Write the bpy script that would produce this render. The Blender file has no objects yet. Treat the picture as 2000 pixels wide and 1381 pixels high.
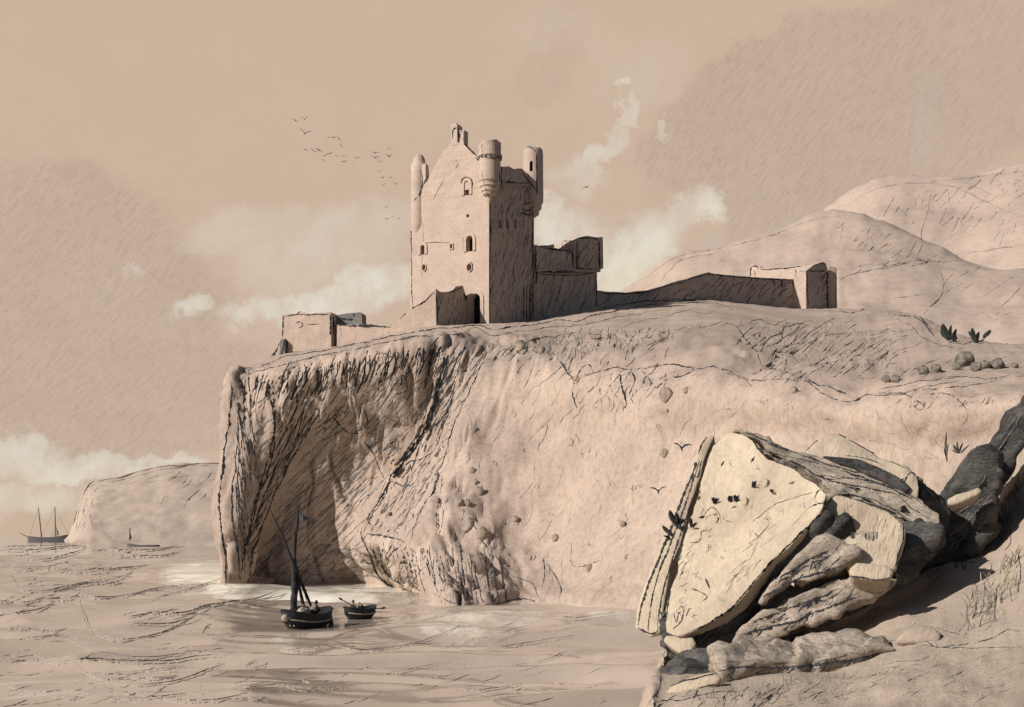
import bpy, bmesh, math, random
from mathutils import Vector, noise, Matrix
from mathutils.bvhtree import BVHTree

random.seed(7)
SC = bpy.context.scene
COL = SC.collection
H, HZ, F, CX = 6.0, 1050.0, 2400.0, 1000.0     # eye height (m), horizon row, focal length in photo pixels


def P(px, py, Y):
    return Vector(((px - CX) / F * Y, Y, H + (HZ - py) / F * Y))


def lerp(a, b, t):
    return a + (b - a) * t


# ------------------------------------------------------------------ materials
def nt_of(mat):
    mat.use_nodes = True
    nt = mat.node_tree
    return nt, nt.nodes, nt.links


def stone_mat(name, c1, c2, scale=.5, grain=6.0, bump=.5, stretch=(1, 1, 1), rough=.95, speck=.35, dist=.15):
    m = bpy.data.materials.new(name)
    nt, N, L = nt_of(m)
    b = N['Principled BSDF']
    b.inputs['Roughness'].default_value = rough
    b.inputs['Specular IOR Level'].default_value = .15
    tc = N.new('ShaderNodeTexCoord')
    mp = N.new('ShaderNodeMapping')
    mp.inputs['Scale'].default_value = stretch
    L.new(tc.outputs['Object'], mp.inputs['Vector'])
    n1 = N.new('ShaderNodeTexNoise')
    n1.inputs['Scale'].default_value = scale
    n1.inputs['Detail'].default_value = 7
    n1.inputs['Roughness'].default_value = .65
    L.new(mp.outputs[0], n1.inputs['Vector'])
    n2 = N.new('ShaderNodeTexNoise')
    n2.inputs['Scale'].default_value = grain
    n2.inputs['Detail'].default_value = 4
    n2.inputs['Roughness'].default_value = .8
    L.new(mp.outputs[0], n2.inputs['Vector'])
    r = N.new('ShaderNodeValToRGB')
    r.color_ramp.elements[0].position = .35
    r.color_ramp.elements[1].position = .65
    r.color_ramp.elements[0].color = (*c1, 1)
    r.color_ramp.elements[1].color = (*c2, 1)
    L.new(n1.outputs['Fac'], r.inputs['Fac'])
    r2 = N.new('ShaderNodeValToRGB')
    r2.color_ramp.elements[0].position = .38
    r2.color_ramp.elements[1].position = .55
    d = 1 - speck
    r2.color_ramp.elements[0].color = (d, d, d * 1.03, 1)
    r2.color_ramp.elements[1].color = (1, 1, 1, 1)
    L.new(n2.outputs['Fac'], r2.inputs['Fac'])
    mx = N.new('ShaderNodeMix')
    mx.data_type = 'RGBA'
    mx.blend_type = 'MULTIPLY'
    mx.inputs['Factor'].default_value = 1
    L.new(r.outputs['Color'], mx.inputs['A'])
    L.new(r2.outputs['Color'], mx.inputs['B'])
    L.new(mx.outputs['Result'], b.inputs['Base Color'])
    add = N.new('ShaderNodeMath')
    add.operation = 'ADD'
    L.new(n1.outputs['Fac'], add.inputs[0])
    L.new(n2.outputs['Fac'], add.inputs[1])
    bp = N.new('ShaderNodeBump')
    bp.inputs['Strength'].default_value = bump
    bp.inputs['Distance'].default_value = dist
    L.new(add.outputs[0], bp.inputs['Height'])
    L.new(bp.outputs[0], b.inputs['Normal'])
    return m


M = {}
def add_courses(m):
    nt, N, L = nt_of(m)
    b = N['Principled BSDF']
    tc = [n for n in N if n.type == 'TEX_COORD'][0]
    sx_ = N.new('ShaderNodeSeparateXYZ')
    L.new(tc.outputs['Object'], sx_.inputs[0])
    ad = N.new('ShaderNodeMath')
    ad.operation = 'MULTIPLY_ADD'
    L.new(sx_.outputs[1], ad.inputs[0])
    ad.inputs[1].default_value = 1.2
    L.new(sx_.outputs[0], ad.inputs[2])
    cb = N.new('ShaderNodeCombineXYZ')
    L.new(ad.outputs[0], cb.inputs[0])
    L.new(sx_.outputs[2], cb.inputs[1])
    nz_ = N.new('ShaderNodeTexNoise')
    nz_.inputs['Scale'].default_value = .6
    L.new(tc.outputs['Object'], nz_.inputs['Vector'])
    mx_ = N.new('ShaderNodeMix')
    mx_.data_type = 'RGBA'
    mx_.blend_type = 'LINEAR_LIGHT'
    mx_.inputs['Factor'].default_value = .25
    L.new(cb.outputs[0], mx_.inputs['A'])
    L.new(nz_.outputs['Color'], mx_.inputs['B'])
    br = N.new('ShaderNodeTexBrick')
    br.inputs['Scale'].default_value = 1.0
    br.inputs['Brick Width'].default_value = 1.3
    br.inputs['Row Height'].default_value = .5
    br.inputs['Mortar Size'].default_value = .035
    br.inputs['Color1'].default_value = (1, 1, 1, 1)
    br.inputs['Color2'].default_value = (.965, .965, .97, 1)
    br.inputs['Mortar'].default_value = (.94, .938, .935, 1)
    L.new(mx_.outputs['Result'], br.inputs['Vector'])
    src = b.inputs['Base Color'].links[0].from_socket
    mm = N.new('ShaderNodeMix')
    mm.data_type = 'RGBA'
    mm.blend_type = 'MULTIPLY'
    mm.inputs['Factor'].default_value = 1
    L.new(src, mm.inputs['A'])
    L.new(br.outputs['Color'], mm.inputs['B'])
    L.new(mm.outputs['Result'], b.inputs['Base Color'])
    bp_n = N.new('ShaderNodeBump')
    bp_n.inputs['Strength'].default_value = .22
    bp_n.inputs['Distance'].default_value = .06
    L.new(br.outputs['Color'], bp_n.inputs['Height'])
    L.new(b.inputs['Normal'].links[0].from_socket, bp_n.inputs['Normal'])
    L.new(bp_n.outputs[0], b.inputs['Normal'])


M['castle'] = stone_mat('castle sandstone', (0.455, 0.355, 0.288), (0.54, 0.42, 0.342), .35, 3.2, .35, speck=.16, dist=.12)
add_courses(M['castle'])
M['castle_dark'] = stone_mat('dark castle stone', (.16, .15, .14), (.24, .22, .20), .8, 4, .5)  # darker stone for the corbels, back wall, coping and one buttress
M['cliff'] = stone_mat('cliff sandstone', (0.345, 0.270, 0.218), (0.475, 0.368, 0.294), .10, 2.2, .45, (1, 1, .55), speck=.22, dist=.25)
M['bank'] = stone_mat('bank turf and earth', (0.352, 0.286, 0.224), (0.449, 0.361, 0.282), .5, 14, .5, speck=.2, dist=.06)
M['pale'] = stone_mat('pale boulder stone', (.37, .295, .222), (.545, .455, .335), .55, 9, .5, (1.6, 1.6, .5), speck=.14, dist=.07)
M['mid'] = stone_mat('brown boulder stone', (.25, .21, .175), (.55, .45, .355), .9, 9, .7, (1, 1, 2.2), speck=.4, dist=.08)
M['dark'] = stone_mat('shade-dark stone', (.035, .038, .04), (.16, .145, .13), 1.3, 11, .8, (1, 1, 2.4), speck=.5, dist=.08)  # near-black stone colour painted in for shade under and between the boulders
M['hill'] = stone_mat('far hillside', (.40, .312, .25), (.44, .343, .278), .006, .12, .3, speck=.14, dist=2)
M['far'] = stone_mat('far headland stone', (.39, .312, .25), (.43, .345, .277), .01, .1, .3, speck=.12, dist=2)


def flat_mat(name, c, rough=.9, var=.25, scale=8):
    return stone_mat(name, tuple(x * (1 - var) for x in c), tuple(x * (1 + var) for x in c), scale, scale * 6, .3, rough=rough, speck=.25, dist=.01)


M['line'] = flat_mat('charcoal seam and hatch', (.040, .043, .048))  # drawn strokes; its hatching paints shade on walls and cliff
M['soft'] = flat_mat('soft grey seam and hatch', (.17, .155, .145))
M['wave'] = flat_mat('grey wave crest', (.25, .215, .19))
M['swell'] = flat_mat('soft grey swell crest', (.30, .255, .22))
M['swell_faint'] = flat_mat('faint swell crest', (.36, .305, .255))
M['faint'] = flat_mat('faint grey brown seam', (.30, .255, .215))
M['wood'] = flat_mat('tarred boat wood', (.035, .036, .036), .7)
M['wood_pale'] = flat_mat('weathered boat plank', (.36, .30, .24), .8)
M['canvas'] = flat_mat('dark tanned sailcloth', (.045, .046, .048))
M['cloth'] = flat_mat('dark wool clothing', (.05, .05, .052))
M['skin'] = flat_mat('skin', (.42, .29, .21), .6, .1)
M['flag'] = flat_mat('grey pennant cloth', (.08, .075, .07))
M['leaf'] = flat_mat('dark succulent leaf', (.036, .040, .039), .8)
M['grass'] = flat_mat('dry grass', (.14, .13, .11))
M['grass_pale'] = flat_mat('pale dry grass', (.42, .36, .24))
M['bird'] = flat_mat('dark bird plumage', (.03, .032, .035))
M['hole'] = flat_mat('painted window darkness', (.012, .012, .013))


# sea: tan water, attribute foam for the surf round the rocks
def sea_mat():
    m = bpy.data.materials.new('sea water')
    nt, N, L = nt_of(m)
    b = N['Principled BSDF']
    b.inputs['Roughness'].default_value = .09
    b.inputs['Specular IOR Level'].default_value = .5
    tc = N.new('ShaderNodeTexCoord')
    n = N.new('ShaderNodeTexNoise')
    n.inputs['Scale'].default_value = .16
    n.inputs['Detail'].default_value = 8
    n.inputs['Roughness'].default_value = .7
    mp = N.new('ShaderNodeMapping')
    mp.inputs['Scale'].default_value = (.6, .35, 1)
    L.new(tc.outputs['Object'], mp.inputs['Vector'])
    L.new(mp.outputs[0], n.inputs['Vector'])
    r = N.new('ShaderNodeValToRGB')
    r.color_ramp.elements[0].position = .32
    r.color_ramp.elements[1].position = .68
    r.color_ramp.elements[0].color = (.33, .268, .215, 1)
    r.color_ramp.elements[1].color = (.50, .405, .325, 1)
    L.new(n.outputs['Fac'], r.inputs['Fac'])
    at = N.new('ShaderNodeAttribute')
    at.attribute_name = 'foam'
    n2 = N.new('ShaderNodeTexNoise')
    n2.inputs['Scale'].default_value = .5
    n2.inputs['Detail'].default_value = 9
    n2.inputs['Roughness'].default_value = .75
    L.new(mp.outputs[0], n2.inputs['Vector'])
    mu = N.new('ShaderNodeMath')
    mu.operation = 'MULTIPLY_ADD'
    L.new(n2.outputs['Fac'], mu.inputs[0])
    mu.inputs[1].default_value = 1.4
    mu.inputs[2].default_value = -1.0
    ad = N.new('ShaderNodeMath')
    ad.operation = 'ADD'
    ad.use_clamp = True
    L.new(mu.outputs[0], ad.inputs[0])
    L.new(at.outputs['Fac'], ad.inputs[1])
    r3 = N.new('ShaderNodeValToRGB')
    r3.color_ramp.elements[0].position = .02
    r3.color_ramp.elements[1].position = .42
    L.new(ad.outputs[0], r3.inputs['Fac'])
    mx = N.new('ShaderNodeMix')
    mx.data_type = 'RGBA'
    L.new(r3.outputs['Color'], mx.inputs['Factor'])
    L.new(r.outputs['Color'], mx.inputs['A'])
    mx.inputs['B'].default_value = (.80, .75, .63, 1)
    L.new(mx.outputs['Result'], b.inputs['Base Color'])
    bp = N.new('ShaderNodeBump')
    bp.inputs['Strength'].default_value = .35
    bp.inputs['Distance'].default_value = .12
    n4 = N.new('ShaderNodeTexNoise')
    n4.inputs['Scale'].default_value = .9
    n4.inputs['Detail'].default_value = 6
    L.new(mp.outputs[0], n4.inputs['Vector'])
    L.new(n4.outputs['Fac'], bp.inputs['Height'])
    L.new(bp.outputs[0], b.inputs['Normal'])
    return m


M['sea'] = sea_mat()


# ------------------------------------------------------------------ object helpers
def link(name, verts, faces, mat, parent=None, smooth=False):
    me = bpy.data.meshes.new(name)
    me.from_pydata([tuple(v) for v in verts], [], faces)
    me.update()
    if smooth:
        for p in me.polygons:
            p.use_smooth = True
    me.materials.append(mat)
    o = bpy.data.objects.new(name, me)
    COL.objects.link(o)
    if parent is not None:
        o.parent = parent
        o.matrix_parent_inverse = Matrix.Translation(-parent.location)
    return o


def link_bm(name, bm, mat, parent=None, smooth=False):
    me = bpy.data.meshes.new(name)
    bm.normal_update()
    bm.to_mesh(me)
    bm.free()
    if smooth:
        for p in me.polygons:
            p.use_smooth = True
    me.materials.append(mat)
    o = bpy.data.objects.new(name, me)
    COL.objects.link(o)
    if parent is not None:
        o.parent = parent
        o.matrix_parent_inverse = Matrix.Translation(-parent.location)
    return o


def tag(o, label=None, cat=None, group=None, kind=None):
    if label:
        o['label'] = label
    if cat:
        o['category'] = cat
    if group:
        o['group'] = group
    if kind:
        o['kind'] = kind
    return o


def empty(name, loc, label, cat, group=None):
    o = bpy.data.objects.new(name, None)
    COL.objects.link(o)
    o.location = loc
    return tag(o, label, cat, group)


def bvh_of(objs):
    vs, fs = [], []
    for o in objs:
        k = len(vs)
        mw = o.matrix_basis if o.parent is None else Matrix.Identity(4)
        vs += [mw @ v.co for v in o.data.vertices]
        fs += [[k + i for i in p.vertices] for p in o.data.polygons]
    return BVHTree.FromPolygons(vs, fs)


CAMP = Vector((0, 0, H))


def cast(bvh, px, py):
    d = Vector(((px - CX) / F, 1, (HZ - py) / F)).normalized()
    hit = bvh.ray_cast(CAMP, d)
    return (hit[0], hit[1]) if hit[0] is not None else (None, None)


def spline(pts, step=4.0):
    """Catmull-Rom through tuples, about `step` units between samples (first two numbers give the length)."""
    n = len(pts)
    out = []
    for i in range(n - 1):
        p0, p1, p2, p3 = pts[max(i - 1, 0)], pts[i], pts[i + 1], pts[min(i + 2, n - 1)]
        k = max(1, int(math.hypot(p2[0] - p1[0], p2[1] - p1[1]) / step))
        for j in range(k):
            t = j / k
            out.append(tuple(.5 * (2 * b + (c - a) * t + (2 * a - 5 * b + 4 * c - d) * t * t + (3 * b - a - 3 * c + d) * t ** 3)
                             for a, b, c, d in zip(p0, p1, p2, p3)))
    out.append(tuple(pts[-1]))
    return out


class Lines:
    """collects thin, uneven, tapering seams (three-sided tubes) that lie on the surfaces"""

    def __init__(s):
        s.v, s.f = [], []
        s.lift = .25

    def tube(s, pts, rad):
        if len(pts) < 2:
            return
        k0 = len(s.v)
        n = len(pts)
        for i, p in enumerate(pts):
            t = (pts[min(i + 1, n - 1)] - pts[max(i - 1, 0)])
            if t.length < 1e-9:
                t = Vector((1, 0, 0))
            t.normalize()
            a = t.cross(Vector((.13, 1, .21))).normalized()
            b = t.cross(a)
            r = rad[i] if isinstance(rad, list) else rad
            for q in range(3):
                an = q * 2.0944
                s.v.append(p + a * (math.cos(an) * r) + b * (math.sin(an) * r))
        for i in range(n - 1):
            for q in range(3):
                w = (q + 1) % 3
                s.f.append((k0 + i * 3 + q, k0 + i * 3 + w, k0 + i * 3 + 3 + w, k0 + i * 3 + 3 + q))

    def seam(s, bvh, pix, w=2.2, wob=.9, taper=True, smooth=True, step=3.0, grain=.72):
        pix = spline(pix, step) if smooth and len(pix) > 2 else spline(pix, step)
        sd = random.random() * 999
        run, rad = [], []
        n = len(pix)
        last = None

        def flush():
            if len(run) > 1:
                s.tube(list(run), list(rad))
            run.clear()
            rad.clear()
        for i, (x, y) in enumerate([(p[0], p[1]) for p in pix]):
            q = noise.noise_vector(Vector((x * .045, y * .045, sd))) * wob * 2.2 + noise.noise_vector(Vector((x * .2, y * .2, sd))) * wob
            co, no = cast(bvh, x + q.x, y + q.y)
            if co is None:
                flush()
                last = None
                continue
            dist = co.y
            if last is not None and abs(dist - last) > .06 * dist:
                flush()
            last = dist
            t = i / max(n - 1, 1)
            tp = min(1, 4.5 * min(t, 1 - t) + .3) if taper else 1
            g = 1 - grain * random.random() + .35 * noise.noise(Vector((x * .06, y * .06, sd + 5)))
            r = max(.18, g) * tp * w * .68 * dist / F
            run.append(co + no * r * s.lift)
            rad.append(r)
        flush()

    def hatch(s, bvh, poly, ang, gap, w=1.5, ln=(18, 60), fill=.7, bend=3.0, wob=.7, jit=9):
        xs = [p[0] for p in poly]
        ys = [p[1] for p in poly]
        cx, cy = sum(xs) / len(xs), sum(ys) / len(ys)
        R = max(math.hypot(x - cx, y - cy) for x, y in poly)
        a = math.radians(ang)
        dx, dy = math.cos(a), -math.sin(a)
        nx, ny = -dy, dx

        def inside(x, y):
            c = False
            j = len(poly) - 1
            for i in range(len(poly)):
                xi, yi = poly[i]
                xj, yj = poly[j]
                if (yi > y) != (yj > y) and x < (xj - xi) * (y - yi) / (yj - yi) + xi:
                    c = not c
                j = i
            return c
        o = -R
        while o < R:
            t = -R + random.random() * ln[0]
            while t < R:
                l = random.uniform(*ln)
                if random.random() < fill:
                    aa = math.radians(random.gauss(0, jit))
                    ex, ey = dx * math.cos(aa) - dy * math.sin(aa), dx * math.sin(aa) + dy * math.cos(aa)
                    oo = o + random.uniform(-.5, .5) * gap
                    x0, y0 = cx + dx * t + nx * oo, cy + dy * t + ny * oo
                    bb = random.uniform(-bend, bend)
                    pts = [(x0, y0), (x0 + ex * l * .5 + nx * bb, y0 + ey * l * .5 + ny * bb), (x0 + ex * l, y0 + ey * l)]
                    if inside(*pts[1]) and (inside(*pts[0]) or inside(*pts[2])):
                        s.seam(bvh, pts, w * random.uniform(.6, 1.3), wob, step=4)
                t += l * random.uniform(.75, 1.3)
            o += gap * random.uniform(.75, 1.25)

    def build(s, name, mat, parent=None):
        return link(name, s.v, s.f, mat, parent) if s.v else None


def grid_surface(cols, nu, nv):
    """cols: list of columns of Vectors; Catmull-Rom both ways -> verts, faces, (u, v) of each vert"""
    def cr(a, b, c, d, t):
        return .5 * (2 * b + (c - a) * t + (2 * a - 5 * b + 4 * c - d) * t * t + (3 * b - a - 3 * c + d) * t ** 3)
    nc, nl = len(cols), len(cols[0])
    us = [i / nu for i in range((nc - 1) * nu + 1)]
    vs = [i / nv for i in range((nl - 1) * nv + 1)]
    dense = []
    for col in cols:
        d = []
        for v in vs:
            i = min(int(v), nl - 2)
            t = v - i
            d.append(cr(col[max(i - 1, 0)], col[i], col[i + 1], col[min(i + 2, nl - 1)], t))
        dense.append(d)
    verts, uv = [], []
    for u in us:
        i = min(int(u), nc - 2)
        t = u - i
        for j, v in enumerate(vs):
            verts.append(cr(dense[max(i - 1, 0)][j], dense[i][j], dense[i + 1][j], dense[min(i + 2, nc - 1)][j], t))
            uv.append((u, v))
    m = len(vs)
    faces = [(i * m + j, (i + 1) * m + j, (i + 1) * m + j + 1, i * m + j + 1) for i in range(len(us) - 1) for j in range(m - 1)]
    return verts, faces, uv


def normals_of(verts, faces):
    ns = [Vector() for _ in verts]
    for f in faces:
        a, b, c = verts[f[0]], verts[f[1]], verts[f[2]]
        n = (b - a).cross(c - a)
        if len(f) > 3:
            n = n + (c - a).cross(verts[f[3]] - a)
        for i in f:
            ns[i] += n
    for n in ns:
        if n.length > 1e-12:
            n.normalize()
    return ns


def fbm(p, o=4):
    return noise.fractal(p, 1.0, 2.1, o)


# ------------------------------------------------------------------ HEADLAND
# columns left to right; levels: waterline, low, mid, high, lip, slope, crest
CO = [
    [(438, 1143, 155), (437, 1095, 156), (426, 985, 157), (434, 880, 158), (455, 742, 160), (480, 724, 172), (515, 708, 188)],
    [(486, 1143, 155), (472, 1095, 152), (466, 985, 152), (472, 880, 153), (492, 735, 157), (522, 712, 170), (556, 694, 188)],
    [(500, 1142, 157), (520, 1090, 159), (545, 985, 158), (575, 880, 155), (565, 724, 150), (600, 702, 170), (640, 681, 188)],
    [(540, 1141, 158.5), (560, 1085, 158), (600, 985, 157.5), (625, 880, 155.5), (632, 712, 150), (662, 692, 170), (700, 669, 187)],
    [(640, 1140, 160), (640, 1085, 159.5), (655, 985, 158.5), (680, 880, 156), (690, 697, 149), (712, 683, 169), (745, 656, 187)],
    [(712, 1140, 160), (690, 1085, 157), (690, 1030, 155), (730, 900, 155), (750, 686, 147), (770, 670, 169), (792, 647, 187)],
    [(790, 1148, 147), (735, 1100, 147), (708, 1043, 147), (775, 930, 152), (800, 676, 146), (812, 656, 168), (832, 641, 186)],
    [(810, 1160, 132), (775, 1110, 134), (748, 1040, 137), (830, 920, 147), (868, 669, 147), (875, 652, 167), (885, 637, 186)],
    [(850, 1180, 110.8), (840, 1120, 117), (830, 1030, 126), (872, 880, 138), (932, 676, 149), (938, 652, 167), (945, 634, 186)],
    [(950, 1181, 110), (930, 1110, 116), (905, 1010, 125), (925, 870, 136), (985, 676, 147), (992, 650, 167), (1000, 633, 190)],
    [(1010, 1175, 115.2), (1000, 1110, 120), (1000, 1000, 127), (1000, 860, 135), (1040, 690, 144), (1042, 650, 166), (1045, 629, 199)],
    [(1090, 1176, 114), (1080, 1110, 120), (1080, 1000, 126), (1080, 860, 132), (1090, 716, 138), (1095, 650, 166), (1095, 620, 203)],
    [(1160, 1181, 110), (1160, 1110, 115), (1150, 1000, 120), (1150, 860, 126), (1150, 716, 133), (1160, 640, 168), (1165, 606, 209)],
    [(1245, 1186, 106), (1245, 1110, 110), (1245, 1000, 114), (1240, 860, 119), (1250, 725, 125), (1255, 640, 165), (1260, 597, 219)],
    [(1400, 1190, 103), (1400, 1110, 105), (1400, 1000, 107), (1400, 860, 111), (1410, 716, 116), (1400, 645, 160), (1390, 588, 232)],
    [(1550, 1190, 100), (1550, 1110, 101), (1550, 1000, 102), (1550, 860, 104), (1550, 745, 108), (1550, 668, 148), (1555, 603, 246)],
    [(1700, 1190, 93), (1700, 1110, 94), (1700, 1000, 95), (1700, 880, 96), (1700, 771, 99), (1700, 695, 130), (1655, 602, 250)],
    [(1800, 1190, 90), (1800, 1110, 90), (1800, 1000, 90), (1800, 880, 91), (1800, 768, 93), (1800, 704, 117), (1775, 612, 215)],
    [(1950, 1190, 86), (1950, 1110, 86), (1950, 1000, 86), (1950, 880, 86), (1950, 771, 87), (1950, 716, 106), (1880, 660, 160)],
    [(2120, 1190, 82), (2120, 1110, 82), (2120, 1000, 82), (2120, 880, 82), (2120, 775, 83), (2120, 722, 100), (2040, 678, 145)],
    [(2500, 1190, 76), (2500, 1110, 76), (2500, 1000, 76), (2500, 880, 76), (2500, 770, 77), (2500, 715, 94), (2500, 690, 130)],
]
cols = []
for i, c in enumerate(CO):
    pts = [P(*q) for q in c]
    pts[0].z = 0
    low = Vector((pts[0].x, pts[0].y, -2.5))
    top = pts[-1]
    b1 = top + Vector((top.x * .05, 22, -.5))
    b2 = top + Vector((top.x * .12, 50, -9))
    b3 = top + Vector((top.x * .15, 75, 0))
    b3.z = -2.5
    cols.append([low] + pts + [b1, b2, b3])
# wrap the left end back round the point
for dy, dx in ((26, 3), (60, 10)):
    base = cols[0 if dy == 26 else 1]
    c0 = []
    for k, q in enumerate(CO[0] and cols[-len(CO)]):
        s = q + Vector((dx, dy * (1 if k < 6 else .4), -1.0 if k > 4 else 0))
        c0.append(s)
    cols.insert(0, c0)
hv, hf, huv = grid_surface(cols, 20, 13)
hn = normals_of(hv, hf)
nuv = []
for p, n, (u, v) in zip(hv, hn, huv):
    cl = max(0, min(1, (v - .6) / .6)) * max(0, min(1, (5.6 - v) / .7))          # on the cliff itself
    left = max(0, min(1, (12.2 - u) / 1.6))
    right = 1 - left
    fl = noise.ridged_multi_fractal(Vector((p.x * .17, p.y * .17, p.z * .035)), 1.0, 2.1, 4, 1.0, 2.0) - 1.1
    rk = fbm(p * .12, 5)
    a = cl * (left * (1.0 * fl + .8 * rk) + right * (.35 * fl + .7 * rk)) + (1 - cl) * .22 * fbm(p * .15, 4)
    a += .12 * fbm(p * .6, 3)
    if cl > .05:
        w_ = p + Vector((fbm(p * .1, 3), fbm(p * .1 + Vector((5, 1, 2)), 3), 0)) * 2.5
        dd = noise.voronoi(Vector((w_.x * .16, w_.y * .16, w_.z * .045)))[0]
        a += cl * left * (1.1 * (dd[0] - .45) - .9 * max(0, 1 - (dd[1] - dd[0]) / .10))
        dd = noise.voronoi(w_ * .11)[0]
        a += cl * right * (.5 * (dd[0] - .45) - .28 * max(0, 1 - (dd[1] - dd[0]) / .07))
    if 4.4 < v < 5.9:
        a += .35 * fbm(Vector((p.x * .4, p.y * .4, 3)), 3)
    nuv.append(p + n * a * (-1 if n.y > .9 and v < 5 else 1))
headland = link('headland', nuv, hf, M['cliff'], smooth=True)
tag(headland, 'steep sandstone headland with an undercut cliff that carries the ruined castle', None, None, 'structure')
B_head = bvh_of([headland])


def ground_z(x, y):
    h = B_head.ray_cast(Vector((x, y, 200)), Vector((0, 0, -1)))
    return h[0].z if h[0] else 0


# ------------------------------------------------------------------ SEA
def sea():
    base = [Vector((q[0].x, q[0].y)) for q in [[P(*c[0])] for c in CO]]
    verts, foam = [], []
    ys = []
    y = 6.0
    while y < 9000:
        ys.append(y)
        y *= 1.0075 if y < 420 else 1.05
    U = [-1.3, -1.0, -.8, -.7, -.6] + [-.52 + i * .0042 for i in range(215)] + [.4, .5, .65, .85, 1.1]
    blobs = [(900, 1215, 240, 26, .55), (760, 1150, 190, 22, .9), (620, 1165, 150, 20, .95), (390, 1125, 95, 32, .95), (450, 1160, 60, 14, .8), (330, 1140, 80, 12, .5), (430, 1180, 60, 12, .45), (560, 1255, 40, 26, .5), (1180, 1215, 110, 22, .45), (1010, 1280, 160, 20, .3), (1060, 1340, 130, 18, .25), (680, 1330, 90, 9, .25)]
    for yy in ys:
        for u in U:
            x = u * yy
            k = max(0, min(1, (700 - yy) / 500))
            q = Vector((x * .05, yy * .09, 0))
            z = k * (.85 * noise.noise(q) + .55 * (1 - abs(noise.noise(q * 2.3 + Vector((3, 1, 0)))) * 2) + .10 * noise.noise(q * 6) + .38 * math.sin(yy * .16 + 2 * noise.noise(q * .5) * 2 + x * .04))
            d = min((Vector((x, yy)) - b).length for b in base) if 60 < yy < 230 else 99
            z *= min(1, .35 + d / 30)
            for bx_, by_ in ((-14.0, 83.7), (-11.4, 92.5)):
                z *= min(1, .06 + max(0, math.hypot(x - bx_, yy - by_) - 3) / 9)
            z += .0
            verts.append((x, yy, z - .15))
            fo = .0
            if d < 20:
                fo = max(0, 1 - d / 13) * .55
            px, py = CX + u * F, HZ + H * F / yy
            for (bx, by, rx, ry, st) in blobs:
                e = ((px - bx) / rx) ** 2 + ((py - by) / ry) ** 2
                if e < 1:
                    fo = max(fo, st * (1 - e) ** .7)
            foam.append(fo)
    m = len(U)
    faces = [(i * m + j, i * m + j + 1, (i + 1) * m + j + 1, (i + 1) * m + j) for i in range(len(ys) - 1) for j in range(m - 1)]
    o = link('sea', verts, faces, M['sea'], smooth=True)
    at = o.data.attributes.new('foam', 'FLOAT', 'POINT')
    at.data.foreach_set('value', foam)
    return tag(o, 'rolling tan sea with pale surf below the cliff', None, None, 'structure')


SEA = sea()
B_sea = bvh_of([SEA])


# ------------------------------------------------------------------ FAR LAND
def ridge_land(name, label, profile, depth_front, depth_back, nlev, mat, amp, foot):
    """a hill with a real slope: profile is the skyline (px, py, Y); the foot comes forward"""
    cols = []
    for (x, y, Y) in profile:
        top = P(x, y, Y)
        ft = Vector((top.x * (Y - depth_front) / Y, Y - depth_front, foot))
        c = [Vector((ft.x, ft.y, foot - 3))]
        for k in range(nlev + 1):
            t = k / nlev
            q = ft.lerp(top, t)
            q.z = lerp(ft.z, top.z, t ** .85)
            c.append(q)
        c.append(top + Vector((top.x * .012, depth_front * .12, -1.5)))
        c.append(top + Vector((top.x * .06, depth_back * .5, -top.z * .25)))
        c.append(Vector((top.x * 1.12, top.y + depth_back, foot - 3)))
        cols.append(c)
    v, f, uv = grid_surface(cols, 10, 8)
    n = normals_of(v, f)
    out = []
    for p, nn in zip(v, n):
        out.append(p + nn * amp * (fbm(p * (.55 / amp / 5), 5)))
    o = link(name, out, f, mat, smooth=True)
    return tag(o, label, None, None, 'structure')


mtn_far = ridge_land('mountain', 'pale far mountain slope rising behind the spur on the right',
                     [(1330, 560, 1500), (1450, 500, 1500), (1560, 450, 1500), (1640, 405, 1500), (1690, 372, 1500), (1740, 358, 1500), (1800, 354, 1500), (1870, 346, 1500), (1940, 338, 1480), (2020, 325, 1450), (2150, 300, 1450), (2350, 290, 1450), (2600, 330, 1450)],
                     700, 900, 5, M['hill'], 14, 0)
mtn_near = ridge_land('mountain_spur', 'tan hillside spur sloping down behind the castle wall to the sea',
                      [(1080, 700, 900), (1150, 630, 900), (1225, 562, 900), (1270, 530, 900), (1320, 497, 900), (1380, 486, 900), (1450, 472, 900), (1520, 452, 900), (1575, 430, 900), (1615, 421, 900), (1650, 424, 890), (1720, 445, 870), (1790, 470, 850), (1860, 500, 830), (1960, 520, 800), (2080, 515, 780), (2250, 500, 760), (2600, 520, 740)],
                      430, 500, 5, M['hill'], 8, 0)
far_head = ridge_land('far_headland', 'low pale far headland with a flat top beyond the two-masted ship',
                      [(128, 1056, 1150), (140, 1040, 1150), (156, 990, 1150), (170, 955, 1150), (185, 942, 1150), (230, 934, 1150), (290, 918, 1150), (340, 910, 1150), (430, 905, 1150), (520, 900, 1150), (640, 900, 1150), (800, 905, 1150)],
                      220, 500, 5, M['far'], 2.5, 0)
B_mf, B_mn, B_fh = bvh_of([mtn_far]), bvh_of([mtn_near]), bvh_of([far_head])


# ------------------------------------------------------------------ CASTLE
AV = Vector((-.866, .5, 0))          # along the sunlit front, going left
BV = Vector((.5, .866, 0))           # along the shaded side, going back
ZV = Vector((0, 0, 1))
O = P(955, 640, 188)
O.z = 0


def zpx(py, Y):
    return H + (HZ - py) / F * Y


def front_s(px):
    k = (px - CX) / F
    return (O.x - k * O.y) / (.866 + .5 * k)


def side_d(px):
    k = (px - CX) / F
    return (k * O.y - O.x) / (.5 - .866 * k)


def front_pt(px, py, out=0.0):
    s = front_s(px)
    q = O + AV * s
    q.z = zpx(py, q.y)
    return q + BV * (-out)


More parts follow.
